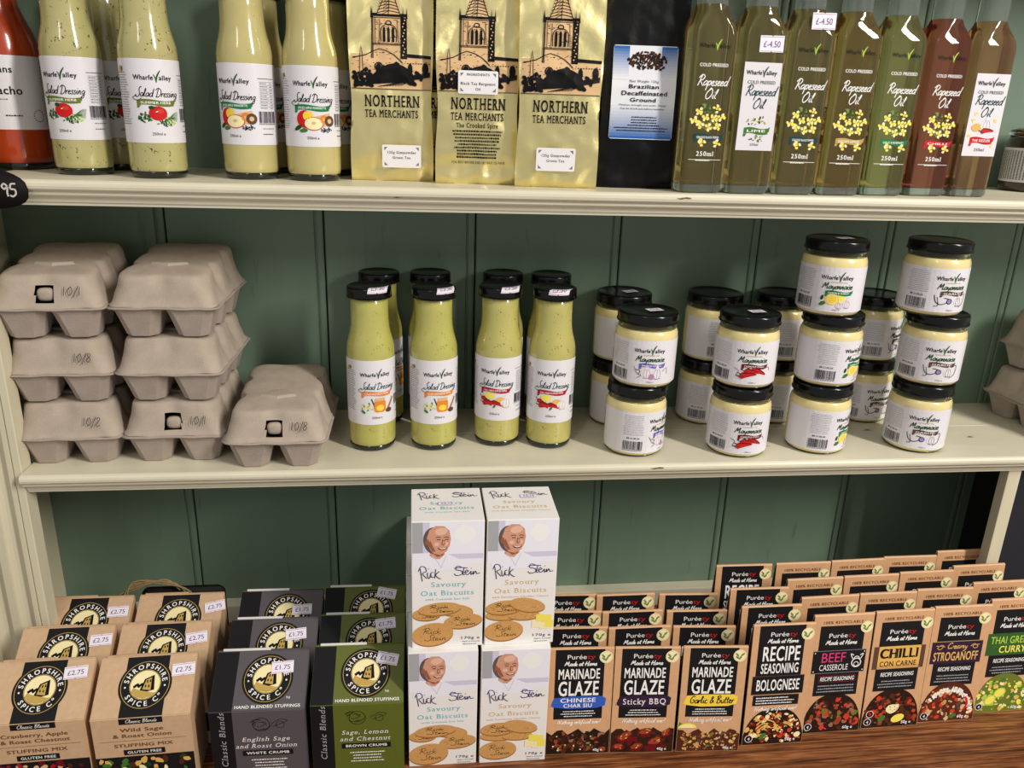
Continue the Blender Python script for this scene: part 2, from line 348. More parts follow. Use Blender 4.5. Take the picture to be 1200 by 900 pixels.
class Pr:
    """flat print laid out in millimetres"""
    def __init__(s, seed=1): s.it = []; s.rng = random.Random(seed)
    def raw(s, vs, fs, m, lay): s.it.append((vs, fs, m, lay + .024 * (len(s.it) % 8))); return s
    def poly(s, pts, m, lay=1):
        tri = tessellate_polygon([[Vector((x, y, 0)) for x, y in pts]]); return s.raw(list(pts), [tuple(t) for t in tri], m, lay)
    def rect(s, x0, y0, x1, y1, m, lay=1): return s.raw([(x0, y0), (x1, y0), (x1, y1), (x0, y1)], [(0, 1, 2, 3)], m, lay)
    def rrect(s, x0, y0, x1, y1, r, m, lay=1):
        pts = []
        for cx, cy, a in ((x1 - r, y1 - r, 0), (x0 + r, y1 - r, 90), (x0 + r, y0 + r, 180), (x1 - r, y0 + r, 270)):
            for k in range(5): t = math.radians(a + 22.5 * k); pts.append((cx + r * math.cos(t), cy + r * math.sin(t)))
        return s.poly(pts, m, lay)
    def ell(s, cx, cy, rx, ry, m, lay=1, n=18, rot=0, a0=0, a1=360):
        pts = []; c, q = math.cos(math.radians(rot)), math.sin(math.radians(rot))
        full = a1 - a0 >= 360
        for k in range(n + (0 if full else 1)):
            a = math.radians(a0 + (a1 - a0) * k / n); x = rx * math.cos(a); y = ry * math.sin(a); pts.append((cx + x * c - y * q, cy + x * q + y * c))
        return s.poly(pts, m, lay)
    def ring(s, cx, cy, r0, r1, m, lay=1, n=36):
        vs = []; fs = []
        for k in range(n):
            a = 2 * PI * k / n; vs += [(cx + r0 * math.cos(a), cy + r0 * math.sin(a)), (cx + r1 * math.cos(a), cy + r1 * math.sin(a))]
        for k in range(n): j = (k + 1) % n; fs.append((2 * k, 2 * k + 1, 2 * j + 1, 2 * j))
        return s.raw(vs, fs, m, lay)
    def blob(s, cx, cy, r, m, lay=1, n=9, asp=1, rot=None):
        rot = s.rng.uniform(0, PI) if rot is None else rot; pts = []
        for k in range(n):
            a = 2 * PI * k / n; q = r * s.rng.uniform(.75, 1.15); x = q * math.cos(a); y = q * asp * math.sin(a)
            pts.append((cx + x * math.cos(rot) - y * math.sin(rot), cy + x * math.sin(rot) + y * math.cos(rot)))
        return s.poly(pts, m, lay)
    def stroke(s, pts, w, m, lay=1, k=4, taper=False):
        p = smooth_path(pts, k); vs = []; fs = []
        for i, q in enumerate(p):
            t = p[min(i + 1, len(p) - 1)] - p[max(i - 1, 0)]; t = t.normalized() if t.length > 1e-9 else Vector((1, 0))
            ww = w / 2 * (math.sin(PI * (i + .6) / (len(p) + .2)) ** .6 if taper else 1)
            nx, ny = -t.y * ww, t.x * ww; vs += [(q.x + nx, q.y + ny), (q.x - nx, q.y - ny)]
        for i in range(len(p) - 1): fs.append((2 * i, 2 * i + 1, 2 * i + 3, 2 * i + 2))
        return s.raw(vs, fs, m, lay)
    def width(s, t, h, st, sp=0): return sum(GL[(st, c)][0] + sp for c in t) * h / .7
    def text(s, t, x, y, h, m, lay=3, al='c', w=None, st='r', shear=0, sp=0, rot=0):
        """h: cap height in mm; w: fit to this width"""
        k = h / .7; tw = sum(GL[(st, c)][0] + sp for c in t) * k; kx = k * (w / tw if w else 1); tw = w or tw
        px = -tw / 2 if al == 'c' else (-tw if al == 'r' else 0); c_, s_ = math.cos(rot), math.sin(rot)
        for c in t:
            adv, gl = GL[(st, c)]
            for vs, fs in gl:
                o = []
                for vx, vy in vs:
                    X = px + vx * kx + vy * k * shear; Y = vy * k; o.append((x + X * c_ - Y * s_, y + X * s_ + Y * c_))
                s.raw(o, fs, m, lay)
            px += (adv + sp) * kx
        return s
    def arc(s, t, cx, cy, r, mid, h, m, lay=3, inside=False, st='b', sp=.06):
        """letters round a circle, mid in degrees; inside: reading along the bottom"""
        k = h / .7; tot = sum(GL[(st, c)][0] + sp for c in t) * k; d = 1 if inside else -1
        ang = math.radians(mid) - d * tot / 2 / r
        for c in t:
            adv, gl = GL[(st, c)]; a = ang + d * (adv + sp) * k / 2 / r
            rr = (r + h) if inside else r
            ox, oy = cx + rr * math.cos(a), cy + rr * math.sin(a); th = a - PI / 2 if not inside else a + PI / 2
            for vs, fs in gl:
                o = []
                for vx, vy in vs:
                    X = (vx - adv / 2) * k; Y = vy * k; o.append((ox + X * math.cos(th) - Y * math.sin(th), oy + X * math.sin(th) + Y * math.cos(th)))
                s.raw(o, fs, m, lay)
            ang += d * (adv + sp) * k / r
        return s
    def hand(s, t, x, y, h, m, lay=3, al='c', w=None, pen=.6, slant=.25, rise=0):
        """h: x-height in mm"""
        tw = sum(HAND[c][0] for c in t) * h; kx = h * (w / tw if w else 1); tw = w or tw
        px = x - tw / 2 if al == 'c' else x; x_ = px
        for c in t:
            adv, sts = HAND[c]
            for p in sts: s.stroke([(px + a * kx + b * h * slant, y + b * h + rise * (px + a * kx - x_)) for a, b in p], pen, m, lay, k=3)
            px += adv * kx
        return s
    def bars(s, x, y, w, h, m='ink_black', lay=3):
        q = x
        while q < x + w:
            b = s.rng.choice((.25, .4, .55, .8)); s.rect(q, y, min(q + b, x + w), y + h, m, lay); q += b + s.rng.choice((.3, .45, .7))
        q = x
        while q < x + w - 1: s.rect(q, y - 1.6, q + .7, y - .5, m, lay); q += 1.5
        return s
    def greek(s, x, y, w, n, dy, m='ink_grey', lay=3, th=.5, al='l'):
        for i in range(n):
            ww = w * s.rng.uniform(.75, 1); q = x if al == 'l' else x + (w - ww) / 2; e = q + ww
            while q < e - .4:
                b = s.rng.uniform(.8, 2.6); s.rect(q, y - i * dy, min(q + b, e), y - i * dy + th * s.rng.choice((.8, 1, 1)), m, lay); q += b + .55
        return s
    def mix(s, o, dx=0, dy=0, sc=1):
        for vs, fs, m, lay in o.it: s.it.append(([(a * sc + dx, b * sc + dy) for a, b in vs], fs, m, lay))
        return s
    def build(s, name, fmap, maxlen=None, step=.00011):
        mb = MB()
        for vs, fs, m, lay in s.it:
            vs = list(vs); fs = list(fs)
            if maxlen:
                tris = []
                for f in fs:
                    if len(f) > 4:
                        tris += [tuple(f[i] for i in t) for t in tessellate_polygon([[Vector((vs[i][0], vs[i][1], 0)) for i in f]])]
                    else:
                        for k in range(1, len(f) - 1): tris.append((f[0], f[k], f[k + 1]))
                cache = {}; out = []; st = tris
                while st:
                    t = st.pop(); L = [math.dist(vs[t[i]], vs[t[(i + 1) % 3]]) for i in range(3)]; j = L.index(max(L))
                    if L[j] <= maxlen: out.append(t); continue
                    a, b, c = t[j], t[(j + 1) % 3], t[(j + 2) % 3]; e = (min(a, b), max(a, b))
                    if e not in cache: cache[e] = len(vs); vs.append(((vs[a][0] + vs[b][0]) / 2, (vs[a][1] + vs[b][1]) / 2))
                    st += [(a, cache[e], c), (cache[e], b, c)]
                fs = out
            mb.add([fmap(a, b, (lay + .6) * step) for a, b in vs], fs, m)
        return mb.mesh(name, fix=False)
def cyl(r, z0): return lambda u, v, h: ((r + h) * math.sin(u * .001 / r), -(r + h) * math.cos(u * .001 / r), z0 + v * .001)
def plane(O, U, V, Nn):
    O = Vector(O); U = Vector(U).normalized(); V = Vector(V).normalized(); Nn = Vector(Nn).normalized()
    return lambda u, v, h: tuple(O + U * (u * .001) + V * (v * .001) + Nn * h)

# ================================================================== the shelf unit
ZT, ZC, YW = .3165, -.32, .197
w = MB(); w.box(-.62, 1.64, YW + .012, YW + .03, ZC - .03, .70, 'side_dark')
wall = structure('wall_back', w.mesh('wall_back'), 'green tongue and groove boarding behind the shelves', 'wall')
BX = [-.4997 + .1929 * i for i in range(12)]
def board(xa, xb):
    y = YW; g = .0009
    pr = [(xa + g, y + .0015), (xa + g + .0012, y), (xb - .0125, y), (xb - .0112, y + .0022), (xb - .0102, y + .0022)]
    for k in range(7):
        a = PI * k / 6; pr.append((xb - g - .0046 - .0046 * math.cos(a), y + .0014 - .0022 * math.sin(a)))
    pr += [(xb - g, y + .012), (xa + g, y + .012)]
    m = MB(); m.extrude_z(pr, ZC, .69, 'paint_green'); return m.mesh('board')
for i in range(11): link('board', board(BX[i], BX[i + 1]), wall)
# left side and fluted stile, right stile
m = MB(); m.box(-.511, -.4937, .034, YW, ZC, .69, 'paint_stile')
structure('wall_left', m.mesh('wall_left'), 'cream painted inner side of the shelf unit on the left', 'wall')
pr = [(-.4308, .034), (-.4308, .0125), (-.4318, .0115), (-.4385, .0115), (-.4392, .0135), (-.4402, .0135), (-.441, .0112)]
x = -.441
for f in range(6):
    for k in range(9):
        a = PI * k / 8; pr.append((x - .004 - .009 * (1 - math.cos(a)), .0112 + .0065 * math.sin(a)))
    x -= .026; pr.append((x, .0112))
pr += [(x - .02, .0112), (x - .02, .034)]
m = MB(); m.extrude_z(pr, ZC, .69, 'paint_stile')
structure('trim_1', m.mesh('trim_1'), 'cream fluted upright at the left edge with worn paint', 'trim')
m = MB(); m.box(.7667, .7849, .02, .0355, ZC, -.026, 'paint_stile', bev=.0012)
structure('trim_2', m.mesh('trim_2'), 'narrow white post under the middle shelf at the right', 'trim')
m = MB(); m.box(.866, .882, .05, YW, ZC, -.02, 'side_dark')  # near-black colour stands in for the shade on this unlit panel
structure('wall_right', m.mesh('wall_right'), 'right inner side of the lower bay, its shade painted dark', 'wall')
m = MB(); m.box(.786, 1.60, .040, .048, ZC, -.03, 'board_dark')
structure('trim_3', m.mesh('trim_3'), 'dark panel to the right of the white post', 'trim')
m = MB(); m.box(-.4937, .866, .176, YW, ZC, -.291, 'paint_cream', bev=.002)
structure('trim_4', m.mesh('trim_4'), 'cream batten along the foot of the green boarding', 'trim')
m = MB(); m.box(-.75, 1.65, -.55, YW, ZC - .03, ZC, 'counter_wood', bev=.003)
structure('floor', m.mesh('floor'), 'brown grained wooden counter under the packets and boxes', 'counter')

NOSE = [(.1072, 0), (.004, 0), (.0016, -.0012), (.0003, -.0034), (0, -.006), (.0008, -.0088), (.0032, -.0106), (.0062, -.0112), (.0066, -.0128),
        (.0062, -.0146), (.0078, -.0162), (.0112, -.0176), (.0132, -.0198), (.0140, -.0226), (.0160, -.0232), (.0164, -.0262), (.034, -.0262), (.034, -.019), (.1072, -.019)]
def shelf(z, label, xa=-.4300, xb=1.60):
    f = MB(); f.extrude_x([(y, zz) for y, zz in NOSE], xa, xb, 'paint_cream')
    b = MB(); b.extrude_x([(.1085, -.0004), (.1095, 0), (YW, 0), (YW, -.019), (.1085, -.019)], max(xa, -.4937), xb, 'paint_cream')
    spawn('shelf', label, 'shelf', 'shelves', [P('plank', f.mesh('front_plank')), P('plank', b.mesh('back_plank'))], (0, 0, z))
shelf(ZT, 'cream painted wooden shelf carrying the bottles and tea bags')
shelf(0, 'cream painted wooden shelf carrying egg boxes and jars')
m = MB(); m.box(-.50, 1.6, -.01, YW, .61, .63, 'paint_cream')  # next shelf up, out of view, added to keep light off the top bay
structure('unseen_shelf', m.mesh('unseen_shelf'), 'unseen shelf above the oil bottles, added to shade the top bay', 'shelf')

# ================================================================== print designs
def wharfe(p, x, y, h, ink='ink_black', leaf='ink_leaf'):
    """two-word mark with a leaf for its V; x centre, y baseline, h cap height"""
    k = h
    p.text('Wharfe', x + .22 * k, y, h, ink, 3, 'r', st='b', w=4.1 * k)
    p.text('alley', x + 1.32 * k, y, h, ink, 3, 'l', st='b', w=2.8 * k)
    p.stroke([(x + .3 * k, y + 1.15 * k), (x + .62 * k, y + .5 * k), (x + .8 * k, y - .55 * k)], .22 * k, leaf, 4, taper=True)
    p.stroke([(x + .78 * k, y - .55 * k), (x + .95 * k, y + .55 * k), (x + 1.3 * k, y + 1.3 * k), (x + 1.8 * k, y + 2.0 * k)], .32 * k, 'ink_darkleaf' if leaf == 'ink_leaf' else leaf, 4, taper=True)
    return p
def banner(p, x, y, w, h, ink, txt, tink='ink_white'):
    n = 10; t = []; b = []
    for i in range(n + 1):
        u = i / n; X = x - w / 2 + w * u; d = .9 * math.sin(u * 2 * PI) ; t.append((X, y + h / 2 + d)); b.append((X, y - h / 2 + d))
    p.poly(t + b[::-1], ink, 3)
    p.poly([(x - w / 2, y - h / 2), (x - w / 2 + 3.5, y - h / 2), (x - w / 2 + 1.5, y - h), (x - w / 2 - .5, y - h * .9)], ink, 2)
    p.poly([(x + w / 2, y + h / 2), (x + w / 2 + 2, y + h * .75), (x + w / 2 + 1.2, y - h * .1), (x + w / 2, y - h * .2)], ink, 2)
    p.text(txt, x, y - h * .2, h * .42, tink, 4, w=w * .8, st='b'); return p
def leafy(p, cx, cy, r, n, inks, lay=2):
    for i in range(n):
        a = p.rng.uniform(0, 2 * PI); q = r * p.rng.random() ** .6; p.blob(cx + q * 1.4 * math.cos(a), cy + q * .7 * math.sin(a), p.rng.uniform(.9, 2.0), p.rng.choice(inks), lay, 7, .5)
def chilli(p, x, y, L, rot, lay=3):
    c, s = math.cos(rot), math.sin(rot); pts = []
    for i in range(9):
        t = i / 8; pts.append((t * L, (1 - t) ** .7 * L * .17 * (1 if i else .3) + .12 * L * math.sin(t * 2)))
    for i in range(8, -1, -1):
        t = i / 8; pts.append((t * L, -(1 - t) ** .7 * L * .17 * (1 if i else .3) + .12 * L * math.sin(t * 2)))
    p.poly([(x + a * c - b * s, y + a * s + b * c) for a, b in pts], 'ink_red', lay + .5)
    p.poly([(x + (a * 1.06 - .03 * L) * c - b * 1.35 * s, y + (a * 1.06 - .03 * L) * s + b * 1.35 * c) for a, b in pts], 'ink_maroon', lay)
    p.stroke([(x - .25 * L * c, y - .25 * L * s + .6), (x, y)], .8, 'ink_darkleaf', lay + 1)
    p.stroke([(x + .1 * L * c - .07 * L * s, y + .1 * L * s + .07 * L * c), (x + .6 * L * c - .1 * L * s, y + .6 * L * s + .1 * L * c)], .5, 'ink_tomato', lay + 1, taper=True)
def garlic(p, x, y, r, lay=3, tint='ink_mauve'):
    p.ell(x, y, r, r * .8, 'ink_garlic', lay, 14); p.poly([(x - .5 * r, y + .6 * r), (x, y + 1.7 * r), (x + .5 * r, y + .6 * r)], 'ink_garlic', lay)
    for d in (-.5, 0, .5): p.stroke([(x + d * r * .4, y + r * .9), (x + d * r * 1.2, y), (x + d * r * .6, y - r * .7)], .35, tint, lay + 1)
    p.stroke([(x - .6 * r, y - r * .7), (x, y - r * .8), (x + .6 * r, y - r * .7)], .5, tint, lay + 1)

def dressing_label(kind):
    p = Pr({'herb': 3, 'apple': 4, 'honey': 5, 'chilli': 6}[kind])
    p.rect(-80, 0, 80, 79.5, 'paper_gloss', 0)
    wharfe(p, -1.5, 60, 4.6)
    ink = 'ink_black' if kind in ('herb', 'apple') else 'ink_teal'
    p.hand('Salad Dressing', 2, 44.2, 3.7, ink, 3, w=41, pen=.7)
    p.stroke([(-17, 46), (-22, 43), (-17, 40.5), (-13, 43)], .6, ink, 3)
    bi, bt = {'herb': ('ink_olive', 'SUMMER HERB'), 'apple': ('ink_emerald', 'SPICED APPLE VINAIGRETTE'), 'honey': ('ink_orange', 'HONEY MUSTARD & THYME'), 'chilli': ('ink_crimson', 'CHILLI, GARLIC & SPICED PEPPER')}[kind]
    banner(p, 0, 38.6, 36, 5.2, bi, bt)
    main = p; p = Pr(71)
    if kind == 'herb':
        leafy(p, -9, 22, 6, 34, ['ink_leaf', 'ink_darkleaf', 'ink_darkleaf']); leafy(p, 8, 19, 7, 36, ['ink_leaf', 'ink_darkleaf', 'ink_lime'])
        p.ell(1, 26, 8, 6.4, 'ink_red', 4); p.ell(3, 28, 3.2, 2, 'ink_tomato', 5); p.blob(-4, 31, 3, 'ink_darkleaf', 5, 8, .6); p.blob(0, 27.5, 1.4, 'ink_white', 6, 7, .3)
        for k in range(9): p.stroke([(8, 20), (14 + k * .3, 21 + k * .7), (19 + k * .2, 19 + k * 1.0)], .3, 'ink_leaf', 3)
    elif kind == 'apple':
        p.ell(-7, 25, 8, 8.2, 'ink_red', 3); p.ell(-4, 28, 5, 4.5, 'ink_yellow', 4); p.ell(1, 21, 8.5, 5.6, 'ink_cream', 5); p.ell(1, 21, 9.4, 6.3, 'ink_red', 4); p.ell(1, 21.5, 2, 1.4, 'ink_tan', 6)
        p.poly([(4, 28), (17, 31), (19, 20), (8, 18)], 'ink_tan', 3); p.ring(16.5, 23.5, 2.2, 5, 'ink_brown', 6); p.ell(16.5, 23.5, 2.2, 2.2, 'ink_tan', 6); p.ring(11, 25, 1.5, 4, 'ink_orange', 5)
        for k in range(26): p.blob(p.rng.uniform(8, 19), p.rng.uniform(13.5, 17.5), .7, 'ink_black', 5, 6)
        p.blob(-14, 17, 4.5, 'ink_darkleaf', 4, 9, .5, .4); p.blob(-9, 14.5, 4, 'ink_leaf', 4, 9, .5, .1)
    elif kind == 'honey':
        leafy(p, -11, 20, 6, 40, ['ink_lemon', 'ink_leaf', 'ink_sage', 'ink_cream']); p.stroke([(-6, 30), (-3, 22), (-1, 15)], 1.3, 'ink_darkleaf', 3)
        p.rrect(-3, 14, 10, 28, 3, 'ink_orange', 4); p.rect(-2, 27, 9, 30.5, 'ink_straw', 5); p.ell(3.5, 19, 4.5, 3.5, 'ink_yellow', 5)
        p.stroke([(11, 14), (18, 25), (20, 29)], 2.2, 'ink_biscuit_dark', 4); p.ell(14, 15, 4, 2.6, 'ink_brown', 5); p.blob(-15, 15, 3, 'ink_leaf', 4, 8, .5)
    else:
        chilli(p, -4, 22, 15, -.5, 4); chilli(p, -14, 20, 17, -.15, 5); chilli(p, -16, 26, 15, -.75, 3); p.ell(-6, 29, 6, 4, 'ink_lemon', 3)
        garlic(p, 13, 20.5, 6.5, 4, 'ink_gold'); p.ell(6, 24, 5, 4, 'ink_pasta', 3); p.blob(0, 17, 2.5, 'ink_leaf', 5, 8, .5)
    main.mix(p, 0, .5, 1.08); p = main
    p.text('250ml e', 0, 7.6, 2.7, 'ink_black', 3)
    p.greek(-42, 66, 17, 22, 2.3, 'ink_grey', th=.7); p.text('', 0, 0, 1, 'ink_black')
    p.blob(-36, 69, 4, 'ink_biscuit', 3, 8, .7); p.blob(-33, 70, 2.5, 'ink_leaf', 4, 8, .6)
    p.rect(26, 65, 47, 65.5, 'ink_black', 3)
    for k in range(9):
        p.rect(27, 62 - k * 3, 46, 62.25 - k * 3, 'ink_grey', 3); p.greek(28, 60.3 - k * 3, 10, 1, 1, 'ink_grey', th=.8); p.greek(40, 60.3 - k * 3, 5, 1, 1, 'ink_grey', th=.8)
    p.bars(25.5, 22, 21, 11.5); p.greek(29, 16, 16, 1, 2, 'ink_grey', th=.8); p.greek(29, 10.5, 16, 1, 2, 'ink_black', th=.8)
    return p
def mayo_label(kind):
    p = Pr({'garlic': 11, 'chilli': 12, 'lemon': 13, 'truffle': 14}[kind])
    p.rect(-86, 0, 86, 52.5, 'paper_gloss', 0)
    wharfe(p, -2, 38.5, 4.6)
    p.text('RAPESEED OIL', 1, 34.6, 1.5, 'ink_gold', 3, w=19)
    p.hand('Mayonnaise', 0, 27.6, 3.6, 'ink_darkleaf', 3, w=34, pen=.95, slant=.3)
    bi, bt = {'garlic': ('ink_purple', 'SMOKED GARLIC'), 'chilli': ('ink_maroon', 'CHIPOTLE CHILLI'), 'lemon': ('ink_emerald', 'LEMON & GARLIC'), 'truffle': ('ink_brown', 'GARLIC')}[kind]
    banner(p, 2, 22.8, 30, 4.6, bi, bt)
    main = p; p = Pr(72)
    if kind == 'garlic':
        garlic(p, -3, 14, 6, 3); garlic(p, 8, 13.5, 6.5, 4, 'ink_purple'); p.ell(2, 11, 2.6, 3.2, 'ink_mauve', 6); p.stroke([(-17, 21), (-13, 14), (-9, 12), (-13, 9)], .7, 'ink_grey', 3); p.stroke([(-15, 18), (-10, 17), (-12, 13)], .6, 'ink_black', 3)
        p.stroke([(14, 16), (19, 20), (20, 13)], .5, 'ink_grey', 3)
    elif kind == 'chilli':
        p.stroke([(-19, 20), (-14, 17), (-16, 12), (-11, 10)], .7, 'ink_grey', 3); chilli(p, -1, 19, 17, -.45, 3); chilli(p, -8, 17.5, 15, -.25, 5); chilli(p, -12, 11.5, 17, .02, 7); p.stroke([(12, 20), (18, 22), (20, 18)], .6, 'ink_grey', 3)
        p.stroke([(-15, 15), (-9, 13.5), (-4, 12)], 1, 'ink_crimson', 3)
    elif kind == 'lemon':
        p.ell(-4, 16, 7, 6, 'ink_yellow', 3); p.ell(3, 17.5, 6, 5, 'ink_lemon', 2); p.ring(-4, 16, 4.4, 5.2, 'ink_cream', 4, 18); garlic(p, 4, 9.5, 3.6, 5); garlic(p, 12, 11, 4.6, 5); p.blob(-13, 11, 4, 'ink_leaf', 4, 8, .5, .5); p.blob(-14, 17, 3, 'ink_darkleaf', 3, 8, .5, 1.2)
    else:
        p.stroke([(-17, 21), (-15, 14), (-10, 11), (-4, 13), (-2, 17), (-7, 18)], .8, 'ink_black', 3); p.ring(-1, 14.5, 2.2, 3.0, 'ink_black', 4, 14); p.ell(-1, 14.5, 2.2, 2.2, 'ink_violet', 4); garlic(p, 10, 13.5, 5.5, 3, 'ink_black')
        p.stroke([(13, 20), (19, 22), (18, 12), (12, 8)], .6, 'ink_black', 4); p.stroke([(-14, 19), (-12, 10), (-16, 9)], .6, 'ink_black', 3)
    main.mix(p, 0, -2.6, 1.12); p = main
    p.text('160gm e', 1, 2.2, 1.9, 'ink_grey', 3)
    p.greek(-52, 47.5, 26, 12, 2.2, 'ink_midgrey', th=.7, al='c'); p.text('BB 21.05.24', -39, 18.2, 2.1, 'ink_black', 3, st='b'); p.bars(-51, 4.5, 24, 11)
    return p

def flower(p, x, y, r, lay=3):
    o = p.rng.uniform(0, 1.5)
    for k in range(4): a = o + k * PI / 2 + p.rng.uniform(-.35, .35); q = p.rng.uniform(.5, .75); p.blob(x + r * q * math.cos(a), y + r * q * math.sin(a), r * p.rng.uniform(.4, .55), 'ink_lemon' if k % 2 else 'ink_cream', lay + .1 * k, 7, .8)
    p.ell(x, y, r * .3, r * .3, 'ink_yellow', lay + 1, 8)
def oil_print(kind):
    p = Pr(21); paper = kind in ('lime', 'sizzler')
    a = 'ink_black' if paper else 'ink_white'
    main = p; p = Pr(22)
    if paper: p.rect(-20.5, 24, 20.5, 112, 'paper_gloss', 0)
    wharfe(p, -1.6, 100 if paper else 124, 4.2, 'ink_black', 'ink_leaf' if paper else 'ink_lime')
    dy = 0 if paper else 8; p.text('COLD PRESSED', 0, 91 if paper else 106, 3.2, 'ink_grey' if paper else a, 3, w=31, st='b')
    p.hand('Rapeseed', 0, 79.5 + dy, 4.6, 'ink_teal' if paper else a, 3, w=33, pen=.95, slant=.32); p.hand('Oil', -1, 66.5 + dy, 4.6, 'ink_teal' if paper else a, 3, w=13, pen=.95, slant=.32)
    if not paper:
        leafy(p, -2, 64, 8, 40, ['ink_moss', 'ink_darkleaf', 'ink_olive']); leafy(p, 0, 50, 9, 40, ['ink_moss', 'ink_olive'])
        for x, y in ((-11, 62), (8, 65), (-3, 56), (6, 55), (14, 56), (-16, 53), (1, 46), (11, 47), (-9, 48), (-5, 31), (12, 30)): flower(p, x, y, 4.5)
        bi, bt = {'pepper': ('ink_teal', 'CRACKED BLACK PEPPER'), 'lemon': ('ink_gold', 'GOLDEN LEMON'), 'garlic': ('ink_emerald', 'GARLIC & ROSEMARY'), 'chilli': ('ink_red', 'CHILLI')}[kind]
        banner(p, 1, 36, 31, 5.4, bi, bt)
        p.text('250ml', 0, 17, 4.6, 'ink_white', 3, st='S'); p.rect(-18, 12.8, 18, 13.3, 'ink_white', 3); p.greek(-10, 11.8, 20, 1, 2, 'ink_white', th=1.1)
    elif kind == 'lime':
        leafy(p, 0, 54, 8, 26, ['ink_gold', 'ink_leaf', 'ink_cream', 'ink_brown']); leafy(p, 2, 36, 6, 18, ['ink_gold', 'ink_leaf', 'ink_brown']); banner(p, 0, 44, 27, 6, 'ink_leaf', 'LIME'); p.text('250ml', 0, 29, 2.4, 'ink_black', 3, st='s')
    else:
        garlic(p, 3, 57, 7, 3, 'ink_grey'); p.ell(-9, 55, 6, 4.4, 'ink_pasta', 3); chilli(p, -2, 51, 15, -.1, 5)
        for x, y in ((-14, 63), (13, 63), (-16, 46), (14, 36), (-12, 70)): flower(p, x, y, 2.4)
        banner(p, 0, 41, 28, 6.4, 'ink_red', 'THE SIZZLER'); p.text('250ml', 0, 29.5, 3.2, 'ink_black', 3, st='s')
    main.mix(p, 0, 22); return main

def sticker(txt, w=15, h=9.5):
    p = Pr(5); pts = [(-w / 2, -h / 2), (-1, -h / 2), (0, -h / 2 + .9), (1, -h / 2), (w / 2, -h / 2), (w / 2, h / 2), (1, h / 2), (0, h / 2 - .9), (-1, h / 2), (-w / 2, h / 2)]
    p.poly(pts, 'sticker_white', 1); p.rect(-w / 2 + .6, h / 2 - 1.6, w / 2 - .6, h / 2 - 1.1, 'ink_mauve', 2); p.rect(-w / 2 + .6, -h / 2 + .9, w / 2 - .6, -h / 2 + 1.3, 'ink_mauve', 2)
    p.text(txt, 0, -h * .2, h * .38, 'ink_sticker', 3, w=w * .72); return p

